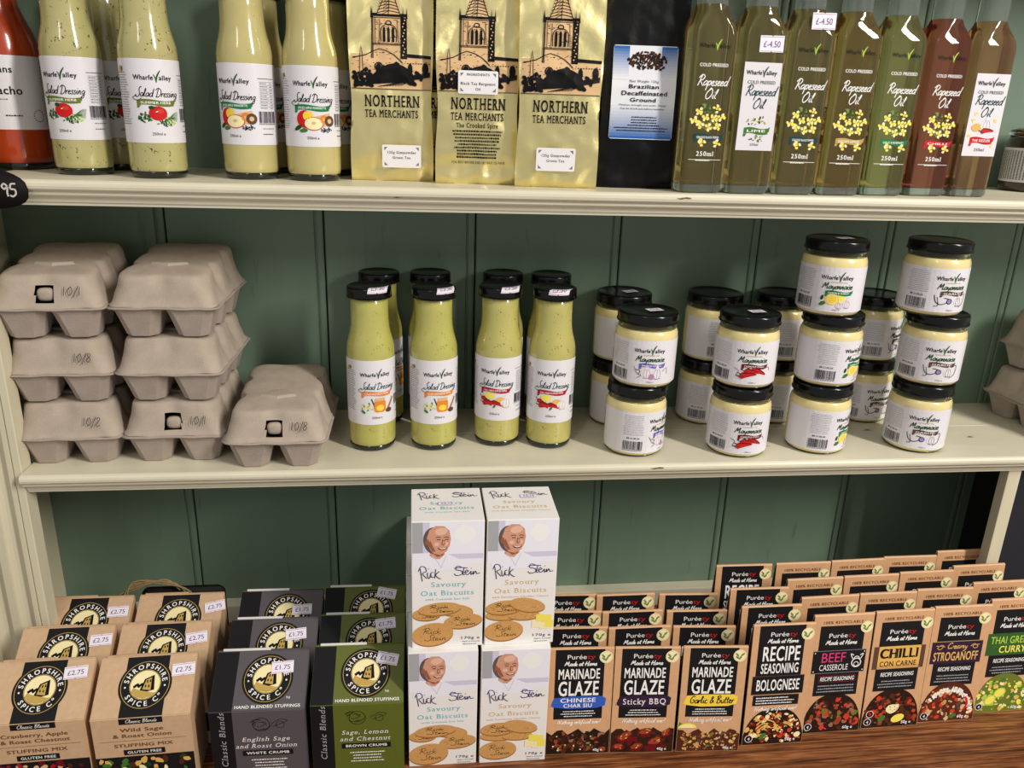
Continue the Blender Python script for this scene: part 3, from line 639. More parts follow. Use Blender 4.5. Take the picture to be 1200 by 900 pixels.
def church(p, x, y):
    q = Pr(77); church_raw(q, 0, 0)
    for vs, fs, m, lay in q.it: p.raw([(x + a, y + (b if b < 34 else 34 + (b - 34) * .77)) for a, b in vs], fs, m, lay)
    return p
def church_raw(p, x, y):
    """engraved church with a twisted spire; x centre, y bottom of the picture (mm)"""
    B, T = 'ink_black', 'ink_tan'
    p.rect(-42 + x, y, 42 + x, y + 34, T, 1); p.rect(-42 + x, y - .7, 42 + x, y, B, 3)
    p.poly([(x - 20, y + 30), (x + 17, y + 30), (x + 16, y + 82), (x - 19, y + 82)], T, 1)                  # tower
    for xx in (-20, -18.6, 10.5, 16): p.stroke([(x + xx, y + 30), (x + xx + .5, y + 82)], .8, B, 3)
    p.poly([(x + 10.5, y + 30), (x + 17, y + 30), (x + 16.6, y + 80), (x + 11.2, y + 82)], B, 2)
    for k in range(12): p.rect(x + 12 + k % 3, y + 33 + k * 4, x + 13.2 + k % 3, y + 34.6 + k * 4, T, 4)
    for yy in (46, 47.6, 80, 82): p.rect(x - 20, y + yy, x + 17, y + yy + .7, B, 3)
    p.rect(x - 19, y + 82, x + 16.5, y + 86, B, 2)
    for xx in (-20, -19, 13, 17): p.poly([(x + xx - .8, y + 80), (x + xx + .8, y + 80), (x + xx, y + 95)], B, 3)
    p.poly([(x - 14, y + 85), (x + 10, y + 85), (x + 3, y + 128), (x - 3, y + 132)], T, 2)                  # spire
    for k in range(11):
        f = k / 11; yy = y + 86 + 44 * f; hw = 12 * (1 - f) + 1.2 * f
        p.stroke([(x - 2 - hw, yy), (x - 2, yy + 3.4), (x - 2 + hw, yy + .6)], .9, B, 3, k=2); p.stroke([(x - 2 - hw * .5, yy - 1), (x - 2 + hw * .1, yy + 3.5)], .6, B, 3)
    for s_ in (-1, 0, 1): p.stroke([(x - 2 + 12 * s_, y + 85), (x - 1 + 5 * s_, y + 108), (x + 2 * s_, y + 131)], .7, B, 3)
    for xx in (-8, -3.4, 1.2):                                                                                # belfry lights
        p.poly([(x + xx, y + 50), (x + xx + 2.6, y + 50), (x + xx + 2.6, y + 66), (x + xx + 1.3, y + 70), (x + xx, y + 66)], B, 3)
    p.ring(x - 2, y + 74, 2.2, 3.2, B, 3, 16); p.stroke([(x - 10, y + 50), (x - 9.6, y + 67), (x - 2, y + 72.5), (x + 5.6, y + 67), (x + 6, y + 50)], .8, B, 3)
    for k in range(60): a = p.rng.uniform(-17, 9); b = p.rng.uniform(32, 79); p.rect(x + a, y + b, x + a + p.rng.uniform(1, 2.6), y + b + .5, B, 2)
    for sx_ in (-1, 1): p.stroke([(x - 2 + sx_ * 14, y + 47), (x - 2 + sx_ * 14, y + 80)], .5, B, 3); p.stroke([(x - 2 + sx_ * 10, y + 50), (x - 2 + sx_ * 9, y + 78)], .5, B, 3)
    p.stroke([(x - 40, y + 30), (x - 26, y + 33), (x - 12, y + 41), (x + 3, y + 34), (x + 12, y + 26)], .9, B, 3, k=2)   # gable
    p.poly([(x - 33, y + 8), (x - 31.6, y + 36), (x - 31, y + 44), (x - 30.4, y + 36), (x - 29, y + 8)], T, 2); p.stroke([(x - 33, y + 8), (x - 32, y + 36), (x - 31, y + 45), (x - 30, y + 36), (x - 29, y + 8)], .6, B, 3, k=1)
    p.poly([(x + 12, y + 32), (x + 42, y + 31), (x + 42, y + 34), (x + 10, y + 36)], B, 3)
    for k in range(9): p.rect(x + 17 + 2.8 * k, y + 25.5, x + 18.6 + 2.8 * k, y + 26.3, B, 3)
    p.ring(x - 13, y + 22, 3.2, 4.4, B, 3, 16); p.ell(x - 13, y + 20, 3, 5, B, 3, 12); p.ell(x + 36, y + 21, 3.4, 6, B, 3, 12); p.ell(x + 20, y + 20, 2.5, 6, B, 3, 12)
    p.poly([(x - 22, y + 4), (x - 20, y + 13), (x - 12, y + 20), (x - 4, y + 24), (x + 5, y + 26), (x + 13, y + 23), (x + 20, y + 19), (x + 25, y + 12), (x + 14, y + 7)], B, 3)
    for i in range(90):
        u = p.rng.random(); p.blob(x - 23 + 48 * u, y + 5 + 20 * math.sin(PI * u) * p.rng.uniform(.2, 1.05), p.rng.uniform(1.2, 2.8), B, 3, 8)
    for i in range(70): p.blob(x + p.rng.uniform(-40, -20), y + 2.5 + p.rng.random() ** 1.6 * 17, p.rng.uniform(1.2, 2.6), B, 3, 8)
    for i in range(14): p.blob(x + p.rng.uniform(24, 34), y + p.rng.uniform(10, 18), p.rng.uniform(1.2, 2.4), B, 3, 8)
    for k in range(9): p.stroke([(x - 14 + k * 3, y + 2 + k * .2), (x + 10 + k * 3, y + 7 + k), (x + 41, y + 13 + k * .6)], .5, B, 3)
    for k in range(40): a = p.rng.uniform(-41, 41); b = p.rng.uniform(14, 32); p.rect(x + a, y + b, x + a + 1.5, y + b + .4, B, 2)
    return p

# ================================================================== bottles of dressing
def bottle_parts(kind):
    liquid = {'herb': 'dressing_herb', 'apple': 'dressing_apple', 'honey': 'dressing_honey', 'chilli': 'dressing_chilli'}[kind]
    b = MB(); b.lathe([(.0262, .0062), (.0277, .0085), (.0284, .012), (.0284, .119), (.0283, .123), (.0278, .128), (.0267, .1335), (.0251, .139), (.0237, .1445),
                       (.0227, .150), (.0221, .157), (.0218, .168), (.0218, .1845), (.0205, .186)], liquid)
    g = MB(); g.lathe([(.0225, 0), (.0258, .0006), (.0272, .0025), (.0278, .0058), (.0268, .0076), (.02, .0078)], 'glass_base')
    c = MB(); pr = [(.0245, .1855), (.0262, .1858), (.0265, .1870), (.0258, .1877), (.0258, .1964), (.0253, .1977), (.0242, .1984), (.0230, .1984), (.0222, .1978), (.0, .1978)]
    c.lathe(pr[:-1], 'cap_black')
    lab = dressing_label(kind).build('label', cyl(.0286, .0355), 5.0)
    return [P('bottle', sharp(b.mesh('dressing_bottle'), 50)), P('glass_base', sharp(g.mesh('glass_base'), 60)), P('label', lab, 'white paper wraparound label'), P('cap', sharp(c.mesh('cap')), 'black screw cap')]
BP = {k: bottle_parts(k) for k in ('herb', 'apple', 'honey', 'chilli')}
def flat_sticker(txt, z, rot, x=0, y=0, w=15, h=9.5):
    c, s = math.cos(rot), math.sin(rot)
    return sticker(txt, w, h).build('price_sticker', plane((x, y, z), (c, s, 0), (-s, c, 0), (0, 0, 1)))
def draped(txt, R, zt, x0, w, h, over):
    def f(a, b, hh):
        X = x0 + a * .001 + b * .0002; e = -math.sqrt(max(1e-8, R * R - X * X)); d = b * .001 + over
        return (X, e + d, zt + hh + .0003) if d > 0 else (X * (1 + hh / R), e - hh - .0002, zt + d)
    return sticker(txt, w, h).build('price_sticker', f, 3)
ST1 = draped('£3.50', .0259, .1984, .010, 22, 13, .0015)
def dressing(kind, x, y, z, shift, label, group, st=None):
    rz = math.atan2(-x, y + .85) + math.radians(shift)
    parts = list(BP[kind])
    if st is not None: parts[3] = dict(parts[3], subs=[P('price_sticker', ST1, 'small white price sticker', rot=(0, 0, -rz + st + math.atan2(-x, y + .85)))])
    return spawn('dressing_bottle', label, 'bottle', group, parts, (x, y, z), rz)
g = 'salad dressing bottles on the top shelf'
dressing('herb', -.3475, .082, ZT, -29, 'bottle of speckled herb dressing turned left, its barcode showing', g)
dressing('herb', -.2660, .062, ZT, 6, 'bottle of speckled herb dressing, label facing forward, on the top shelf', g)
dressing('herb', -.3345, .153, ZT, 20, 'bottle of herb dressing hidden behind the two front herb ones', g)
dressing('apple', -.1735, .075, ZT, -30, 'bottle of apple dressing turned left, its barcode showing', g)
dressing('apple', -.1070, .072, ZT, 0, 'bottle of apple dressing beside the gold tea bags, label facing forward', g)
dressing('apple', -.1720, .155, ZT, 10, 'rear bottle of apple dressing behind the one turned left', g)
dressing('apple', -.0960, .150, ZT, 10, 'rear bottle of apple dressing behind the one beside the tea', g)
g = 'salad dressing bottles on the middle shelf'
dressing('honey', -.0525, .0791, 0, 12, 'front bottle of honey mustard dressing beside the egg box', g, 0)
dressing('honey', .0224, .0784, 0, 14, 'front bottle of honey mustard dressing nearer the chilli ones', g, .2)
dressing('chilli', .1019, .0875, 0, -7, 'front bottle of chilli dressing nearer the honey ones', g, .1)
dressing('chilli', .1662, .0778, 0, 4, 'front bottle of chilli dressing nearest the mayonnaise jars', g, -.2)
dressing('honey', -.0445, .1640, 0, 60, 'rear bottle of honey mustard dressing nearest the egg boxes', g)
dressing('honey', .0200, .1655, 0, 40, 'rear bottle of honey mustard dressing, second from the egg box', g)
dressing('chilli', .1130, .1650, 0, 40, 'rear bottle of chilli dressing, third from the egg box', g)
dressing('chilli', .1750, .1600, 0, 50, 'rear bottle of chilli dressing nearest the jars', g)

# red soup bottle at the left edge
b = MB(); b.lathe([(.030, .004), (.0355, .008), (.0362, .014), (.0362, .118), (.0355, .128), (.0325, .140), (.027, .153), (.0225, .165), (.021, .18), (.0208, .205), (.0195, .207)], 'gazpacho')
gb = MB(); gb.lathe([(.026, 0), (.034, .0008), (.0352, .004), (.035, .0085), (.03, .009)], 'glass_base')
c = MB(); c.lathe([(.0222, .205), (.0232, .206), (.0232, .219), (.022, .2205), (.01, .2206)], 'cap_black')
p = Pr(8); p.rect(-70, 0, 70, 74, 'paper_white', 0)
p.text('ians', 14, 57, 6.6, 'ink_black', 3, 'r', st='b'); p.text('gazpacho', 21, 35.5, 8.0, 'ink_black', 3, 'r', st='b'); p.greek(-2, 30, 10, 1, 2, th=1.1); p.greek(2, 13.5, 20, 1, 2, 'ink_black', th=1.4)
for k in range(16): a = 2 * PI * k / 16; p.ell(35.5 + 6 * math.cos(a), 14 + 6 * math.sin(a), .8, .8, 'ink_grey', 3, 6)
for k in range(34): p.rect(46 + (k % 2) * 2.2, 8 + k * 1.85, 47.6 + (k % 2) * 2.2, 9.2 + k * 1.85, 'ink_grey', 3)
spawn('soup_bottle', 'bottle of orange-red soup with white label, at the left edge', 'bottle', None,
      [P('bottle', sharp(b.mesh('soup_bottle'), 50)), P('glass_base', gb.mesh('base')), P('label', p.build('label', cyl(.0364, .042), 5.0), 'white paper label'), P('cap', sharp(c.mesh('cap')), 'black screw cap')], (-.437, .135, ZT), .22)

# ================================================================== jars
def jar_parts(kind):
    b = MB(); b.lathe([(.030, .0012), (.0345, .0022), (.0364, .006), (.0370, .011), (.0370, .0605), (.0366, .0645), (.0354, .0675), (.0345, .0692), (.031, .0695)], 'mayo')
    n = MB(); n.lathe([(.0346, .0693), (.0342, .0705), (.0342, .0765), (.0338, .0770), (.030, .0770), (.030, .0693)], 'jar_glass')
    gb = MB(); gb.lathe([(.027, 0), (.0325, .0003), (.0352, .0026), (.0345, .003), (.02, .003)], 'glass_base')
    l = MB(); l.lathe([(.0352, .0755), (.0366, .0758), (.0368, .0772), (.0360, .0780), (.0360, .0858), (.0352, .0876), (.0338, .0884), (.0322, .0884), (.0312, .0876), (.015, .0876)], 'cap_black')
    return [P('jar', sharp(b.mesh('mayonnaise_jar'), 60)), P('neck', sharp(n.mesh('neck'))), P('glass_base', gb.mesh('base')), P('label', mayo_label(kind).build('label', cyl(.0372, .0065), 6.0), 'white paper wraparound label'), P('lid', sharp(l.mesh('lid')), 'black metal lid')]
JP = {k: jar_parts(k) for k in ('garlic', 'chilli', 'lemon', 'truffle')}
ST2 = flat_sticker('£2.95', .0886, .15, .006, -.004, 19, 13)
def jar(kind, x, y, lev, shift, label, st=None):
    rz = math.atan2(-x, y + .85) + math.radians(shift); parts = list(JP[kind])
    if st is not None: parts[4] = dict(parts[4], subs=[P('price_sticker', ST2, 'small white price sticker', rot=(0, 0, -rz + st))])
    spawn('mayonnaise_jar', label, 'jar', 'mayonnaise jars', parts, (x, y, lev * .0886), rz)
jar('garlic', .2705, .0560, 0, 60, 'purple-banner mayonnaise jar under another, front of first stack')
jar('garlic', .2755, .0550, 1, 12, 'purple-banner mayonnaise jar on top, front of first stack', .1)
jar('garlic', .2720, .1530, 0, 65, 'mayonnaise jar at the bottom behind the purple-banner stack')
jar('garlic', .2720, .1560, 1, 65, 'mayonnaise jar on top behind the purple-banner stack', .2)
jar('chilli', .4015, .0475, 0, 23, 'red-chilli mayonnaise jar under another, front stack', .8)
jar('chilli', .4005, .0500, 1, 16, 'red-chilli mayonnaise jar on top of the front stack', .0)
jar('chilli', .3960, .1560, 0, 48, 'mayonnaise jar at the bottom behind the red-chilli stack')
jar('chilli', .3960, .1570, 1, 75, 'mayonnaise jar on top behind the red-chilli stack')
jar('lemon', .5085, .0525, 0, 68, 'lowest lemon mayonnaise jar of the three in front, turned right')
jar('lemon', .5080, .0530, 1, 62, 'middle lemon mayonnaise jar of the three in front, turned right')
jar('lemon', .4960, .0500, 2, 13, 'topmost lemon mayonnaise jar with green banner facing forward', .05)
jar('lemon', .4920, .1570, 0, 75, 'mayonnaise jar at the bottom behind the lemon stack')
jar('lemon', .4920, .1570, 1, 75, 'mayonnaise jar on top behind the lemon stack')
jar('truffle', .6435, .0510, 0, 18, 'lowest brown-banner mayonnaise jar of the rightmost front stack')
jar('truffle', .6450, .0530, 1, 22, 'middle brown-banner mayonnaise jar of the rightmost front stack', .0)
jar('truffle', .6285, .0520, 2, 36, 'topmost brown-banner mayonnaise jar of the rightmost front stack')
jar('truffle', .6260, .1560, 0, 42, 'mayonnaise jar at the bottom behind the brown-banner stack')
jar('truffle', .6240, .1570, 1, 70, 'mayonnaise jar on top behind the brown-banner stack')

# ================================================================== oil bottles
def square_ring(h, r, z, n=8):
    """rounded square: half width h, corner radius r"""
    out = []
    for cx, cy, a0 in ((h - r, -(h - r), -90), (h - r, h - r, 0), (-(h - r), h - r, 90), (-(h - r), -(h - r), 180)):
        for k in range(n): a = math.radians(a0 + 90 * k / (n - 1)); out.append((cx + r * math.cos(a), cy + r * math.sin(a), z))
    return out
def oil_parts(kind, liquid, st=None, sty=150):
    b = MB(); b.loft([square_ring(*q) for q in ((.0218, .0058, .0092), (.0232, .0062, .0094), (.0232, .0062, .157), (.0230, .0068, .163), (.0223, .0086, .168), (.0208, .0108, .1735), (.0188, .0130, .179), (.0170, .0142, .1835), (.0161, .0150, .188))], liquid)
    gb = MB(); gb.loft([square_ring(*q) for q in ((.0190, .005, 0), (.0222, .0055, .0012), (.0232, .0062, .004), (.0232, .0062, .0090), (.020, .0062, .0090))], 'clear_glass')
    n = MB(); n.loft([square_ring(*q) for q in ((.0160, .0150, .1882), (.0158, .0150, .198), (.0155, .0150, .215), (.0153, .0150, .246))], 'clear_glass')
    c = MB(); c.lathe([(.0158, .244), (.0168, .2445), (.0170, .262), (.0152, .264), (.006, .2642)], 'cap_black')
    fr = plane((0, -.02325, 0), (1, 0, 0), (0, 0, 1), (0, -1, 0))
    parts = [P('bottle', sharp(b.mesh('oil_bottle'), 45)), P('neck', sharp(n.mesh('neck'), 45)), P('glass_base', sharp(gb.mesh('glass_base'), 45), 'thick clear glass base'), P('cap', sharp(c.mesh('cap')), 'dark screw cap'),
             P('label', oil_print(kind).build('label', fr), 'printed front label')]
    if st: parts.append(P('price_sticker', sticker(st, 26, 16).build('price_sticker', plane((.006, -.0236, sty * .001), (1, 0, .02), (-.02, 0, 1), (0, -1, 0))), 'white price sticker with notched edges'))
    return parts
og = 'rapeseed oil bottles'
for (k, liq, x, y, rz, st, sty, lab) in (
    ('pepper', 'oil_olive', .3085, .012, .02, None, 0, 'olive oil-coloured bottle printed in white, next to the black coffee bag'),
    ('lime', 'oil_olive', .3620, .012, .02, '£-4.50', 152, 'olive oil bottle with a white label and green banner'),
    ('pepper', 'oil_olive', .4160, .014, .02, '£-4.50', 176, 'dark olive oil bottle with a price sticker high on its shoulder'),
    ('lemon', 'oil_gold', .4700, .0165, .02, None, 0, 'golden oil bottle with a yellow banner printed on it'),
    ('garlic', 'oil_green', .5275, .026, .02, None, 0, 'greenish oil bottle with a teal-green banner, herbs in the neck'),
    ('chilli', 'oil_red', .5860, .035, .02, None, 0, 'red oil bottle with a red chilli banner'),
    ('sizzler', 'oil_amber', .6405, .0365, .02, None, 0, 'amber oil bottle with white garlic label, last in the row')):
    spawn('oil_bottle', lab, 'bottle', og, oil_parts(k, liq, st, sty), (x, y + .0235, ZT), rz)
# brown jar at the right edge
b = MB(); b.lathe([(.033, 0), (.0385, .002), (.0398, .007), (.0398, .062), (.0385, .066), (.036, .068), (.02, .068)], 'brown_sauce')
l = MB(); l.lathe([(.0375, .068), (.0392, .069), (.0392, .073), (.037, .0755), (.030, .078), (.012, .080)], 'jar_glass')
k_ = MB(); k_.lathe([(.010, .0685), (.026, .069), (.027, .0715), (.02, .073), (.008, .0735)], 'copper_glint')  # copper disc added in place of an orange highlight in the glass lid
p = Pr(9); p.rect(-70, 0, 70, 42, 'paper_white', 0)
for cx in range(13):
    for k in range(24): p.rect(-50 + cx * 4, 3 + k * 1.5, -48.2 + cx * 4 + p.rng.uniform(0, .6), 4.1 + k * 1.5, 'ink_grey' if cx > 2 else 'ink_brown', 3)
spawn('sauce_jar', 'dark brown preserve jar with small print, at the right edge', 'jar', None,
      [P('jar', sharp(b.mesh('sauce_jar'), 60)), P('lid', sharp(l.mesh('lid')), 'clear domed glass lid'), P('glint_disc', k_.mesh('glint_disc'), 'copper disc added for the orange glint in the lid'), P('label', p.build('label', cyl(.040, .012), 6), 'white label with small print')], (.805, .145, ZT), -.75)

# ================================================================== foil bags
def bag_surf(hw, H, seed, T0=.028):
    def f(u, z):          # u -1..1 across the front, returns front depth (positive towards the viewer)
        t = z / H; d = T0 * (1 - .55 * max(0, (t - .45)) / .55) * (.86 + .14 * math.sin(min(1, t * 3.5) * PI / 2))
        d *= 1 - .10 * abs(u) ** 6
        p = Vector((u * hw * 26 + seed * 7.3, z * 26, seed))
        fold = abs(noise.noise(p)) + .5 * abs(noise.noise(p * 2.1 + Vector((3, 1, 0))))
        edge = max(0, 1 - abs(u)) ** .25 if abs(u) < 1 else 0
        low = math.exp(-((z - .012) / .02) ** 2)
        return d - .0085 * fold * (.5 + .6 * low) * (.4 + .6 * edge) - .003 * math.exp(-(z / .004) ** 2)
    def smooth_front(z): t = z / H; return T0 * (1 - .55 * max(0, (t - .45)) / .55) * (.86 + .14 * math.sin(min(1, t * 3.5) * PI / 2))
    f.smooth = smooth_front
    def halfw(z): return hw * (1 - .05 * math.exp(-((z - H * .33) / .03) ** 2) + .02 * noise.noise(Vector((seed, z * 14, 2))))
    return f, halfw
def foil_bag(hw, H, seed, material):
    f, hwf = bag_surf(hw, H, seed); rings = []
    for i in range(49):
        z = H * i / 48; w_ = hwf(z); r = []
        for k in range(33): u = -1 + 2 * k / 32; r.append((u * w_, -f(u, z), z))
        e = f(1, z); r += [(w_ * .985, -e * .45, z), (w_ * .93, 0, z), (w_ * .985, e * .45, z)]
        for k in range(13): u = 1 - 2 * k / 12; r.append((u * w_, f(u * .98, z) * .95, z))
        e = f(-1, z); r += [(-w_ * .985, e * .45, z), (-w_ * .93, 0, z), (-w_ * .985, -e * .45, z)]
        rings.append(r)
    m = MB(); m.loft(rings, material); 
    # the folded-over top
    t = MB(); e = f(0, H); t.box(-hw * .98, hw * .98, -.006, .006, H - .002, H + .018, material, bev=.003)
    fm = lambda u, v, h: (u * .001, -f(max(-1, min(1, u * .001 / hwf(v * .001))), v * .001) - h * 3.2, v * .001)
    fm.smooth = f.smooth
    return sharp(m.mesh('bag'), 75), t.mesh('fold'), fm
def little_label(lines, w, h):
    p = Pr(2); p.rrect(-w / 2, -h / 2, w / 2, h / 2, 2, 'paper_white', 1)
    for sx in (-1, 1):
        for sy in (-1, 1):
            p.poly([(sx * (w / 2 - 2.4), sy * (h / 2 - 2.4)), (sx * (w / 2 - 6), sy * (h / 2 - 2.4)), (sx * (w / 2 - 2.4), sy * (h / 2 - 6))], 'ink_grey', 2)
    for i, t in enumerate(lines): p.text(t, 0, h * .12 - i * 5.4, 2.7, 'ink_black', 3, st='s')
    return p
def tea(seed, x, y, rz, label, variant, hw=.0445, H=.235):
    bag, fold, fm = foil_bag(hw, H, seed, 'foil_gold'); p = Pr(seed)
    church(p, 0, 96); p.text('NORTHERN', 1, 78, 11.5, 'ink_black', 3, w=59, st='S'); p.text('TEA MERCHANTS', 0, 67, 7.6, 'ink_black', 3, w=57, st='S')
    parts = [P('bag', bag), P('top_fold', fold)]
    if variant == 'spire':
        p.text('The Crooked Spire', 0, 59.5, 4.8, 'ink_black', 3, w=45, st='S'); p.greek(-27, 55, 54, 9, 3.4, 'ink_black', th=1.7, al='c'); p.text('FOR BEST BEFORE END SEE BASE OF PACK', 2, 22, 2.4, 'ink_black', 3, w=58, st='s')
        s = little_label(('', 'Black Tea Bergamot', 'Oil'), 42, 23); s.text('INGREDIENTS', 0, 6.5, 2.4, 'ink_black', 3, st='s'); sx, sy = 0, 105
    else: s = little_label(('125g Gunpowder', 'Green Tea'), 42, 24); sx, sy = (10, 27) if variant == 'low' else (-2, 30)
    q = Pr(1); q.mix(s, sx, sy)
    parts.append(P('printed_front', p.build('printed_front', fm, 3.2), 'black and tan church print'))
    flat = lambda u, v, h: (fm(u, v, 0)[0], -fm.smooth(v * .001) - .0019 - h * 1.5, fm(u, v, 0)[2])
    parts.append(P('sticker', q.build('sticker', flat, 4), 'small white paper sticker'))
    spawn('tea_bag', label, 'tea packet', 'gold foil tea packets', parts, (x, y, ZT), rz)
tea(1, -.0235, .096, .02, 'gold foil tea packet with church print, next to the dressing bottles', 'low')
tea(2, .0690, .078, -.04, 'middle gold foil tea packet with an ingredients sticker over its picture', 'spire')
tea(3, .1545, .058, -.06, 'gold foil tea packet beside the black coffee bag', 'right')
tea(4, .0300, .160, .05, 'rear gold foil tea packet glimpsed between the first two', 'low', hw=.042)
tea(5, .1180, .145, -.05, 'rear gold foil tea packet glimpsed behind the middle and right ones', 'low', hw=.042)
# black coffee bag
bag, fold, fm = foil_bag(.0455, .235, 9, 'bag_black')
p = Pr(31); cols = []
for i in range(12):
    t = i / 11; c0 = lin(34, 98, 172); c1 = lin(226, 228, 234); key = 'blue_%d' % i; mat(key, tuple(a + (b - a) * t for a, b in zip(c0, c1)), .4); cols.append(key)
p.rrect(-37, 0, 37, 102, 2.5, cols[11], 0)
for i in range(11): p.rect(-36.6, i * 3.4 + (0 if i else .8), 36.6, i * 3.4 + 3.4, cols[i], 1)
for s_ in (-1, 1):
    for i in range(12): a, b = sorted((s_ * 18.5, s_ * 36.6)); p.rect(a, 101.2 - i * 3.0 - 3.0, b, 101.2 - i * 3.0, cols[min(11, i)], 1)
for i in range(190):
    a = p.rng.uniform(0, 2 * PI); r_ = p.rng.random() ** .5; p.ell(2 + 22 * r_ * math.cos(a), 86 + 9.5 * r_ * math.sin(a), 1.7, 1.1, p.rng.choice(('ink_choc', 'ink_darkbrown', 'ink_choc', 'ink_meat')), 2 + (i % 3) * .3, 8, rot=p.rng.uniform(0, 180))
for a, b in ((14, 78), (18, 77), (21, 79)): p.ell(a, b, 2, 1.3, 'ink_darkbrown', 3, 8, rot=30)
p.text('Net Weight 125g', 0, 62.5, 2.6, 'ink_black', 3, w=34, st='s'); p.text('Brazilian', 0, 56, 4.2, 'ink_black', 3, w=36, st='b'); p.text('Decaffeinated', 1, 48.5, 4.6, 'ink_black', 3, w=54, st='b'); p.text('Ground', 0, 41.5, 4.2, 'ink_black', 3, w=31, st='b')
p.text('Medium strength and acidic. Tasty!', 0, 37, 1.9, 'ink_black', 3, w=55); p.text('Can be drunk just before bedtime.', 0, 33, 1.9, 'ink_black', 3, w=52); p.greek(-16, 24, 38, 4, 3.0, 'ink_black', th=1.2, al='c'); p.greek(-33, 12, 66, 2, 3.0, 'ink_black', th=1.2, al='c')
q = Pr(1); q.mix(p, 0, 53, .93)
flatc = lambda u, v, h: (u * .001, -fm.smooth(v * .001) - .0003 - h * 2, v * .001)
spawn('coffee_bag', 'matt black coffee bag with a blue and white label', 'coffee packet', None,
      [P('bag', bag), P('top_fold', fold), P('label', q.build('label', flatc, 6), 'blue and white label with coffee beans')], (.2480, .072, ZT), -.10)

# ================================================================== egg boxes
def rr_ring(hx, hy, r, z, sf=0.0, ss=0.0, nf=30, nc=6, ns=40):
    """rounded rectangle with even spacing; sf / ss pinch the waist of the short and long sides"""
    out = []
    def side(a, b, n, long):
        for k in range(n):
            t = k / n; x = a[0] + (b[0] - a[0]) * t; y = a[1] + (b[1] - a[1]) * t
            if long: x -= math.copysign(ss * (math.exp(-((y - .025) / .009) ** 2) + math.exp(-((y + .025) / .009) ** 2)), x)
            else: y -= math.copysign(sf * math.exp(-(x / .011) ** 2), y)
            out.append((x, y, z))
    def corner(cx, cy, a0):
        for k in range(nc): a = math.radians(a0 + 90 * k / nc); out.append((cx + r * math.cos(a), cy + r * math.sin(a), z))
    side((-(hx - r), -hy), (hx - r, -hy), nf, False); corner(hx - r, -(hy - r), -90); side((hx, -(hy - r)), (hx, hy - r), ns, True); corner(hx - r, hy - r, 0)
    side((hx - r, hy), (-(hx - r), hy), nf, False); corner(-(hx - r), hy - r, 90); side((-hx, hy - r), (-hx, -(hy - r)), ns, True); corner(-(hx - r), -(hy - r), 180)
    return out
def oct_ring(cx, cy, h, ch, z):
    return [(cx + x, cy + y, z) for x, y in ((-h + ch, -h), (h - ch, -h), (h, -h + ch), (h, h - ch), (h - ch, h), (-h + ch, h), (-h, h - ch), (-h, -h + ch))]
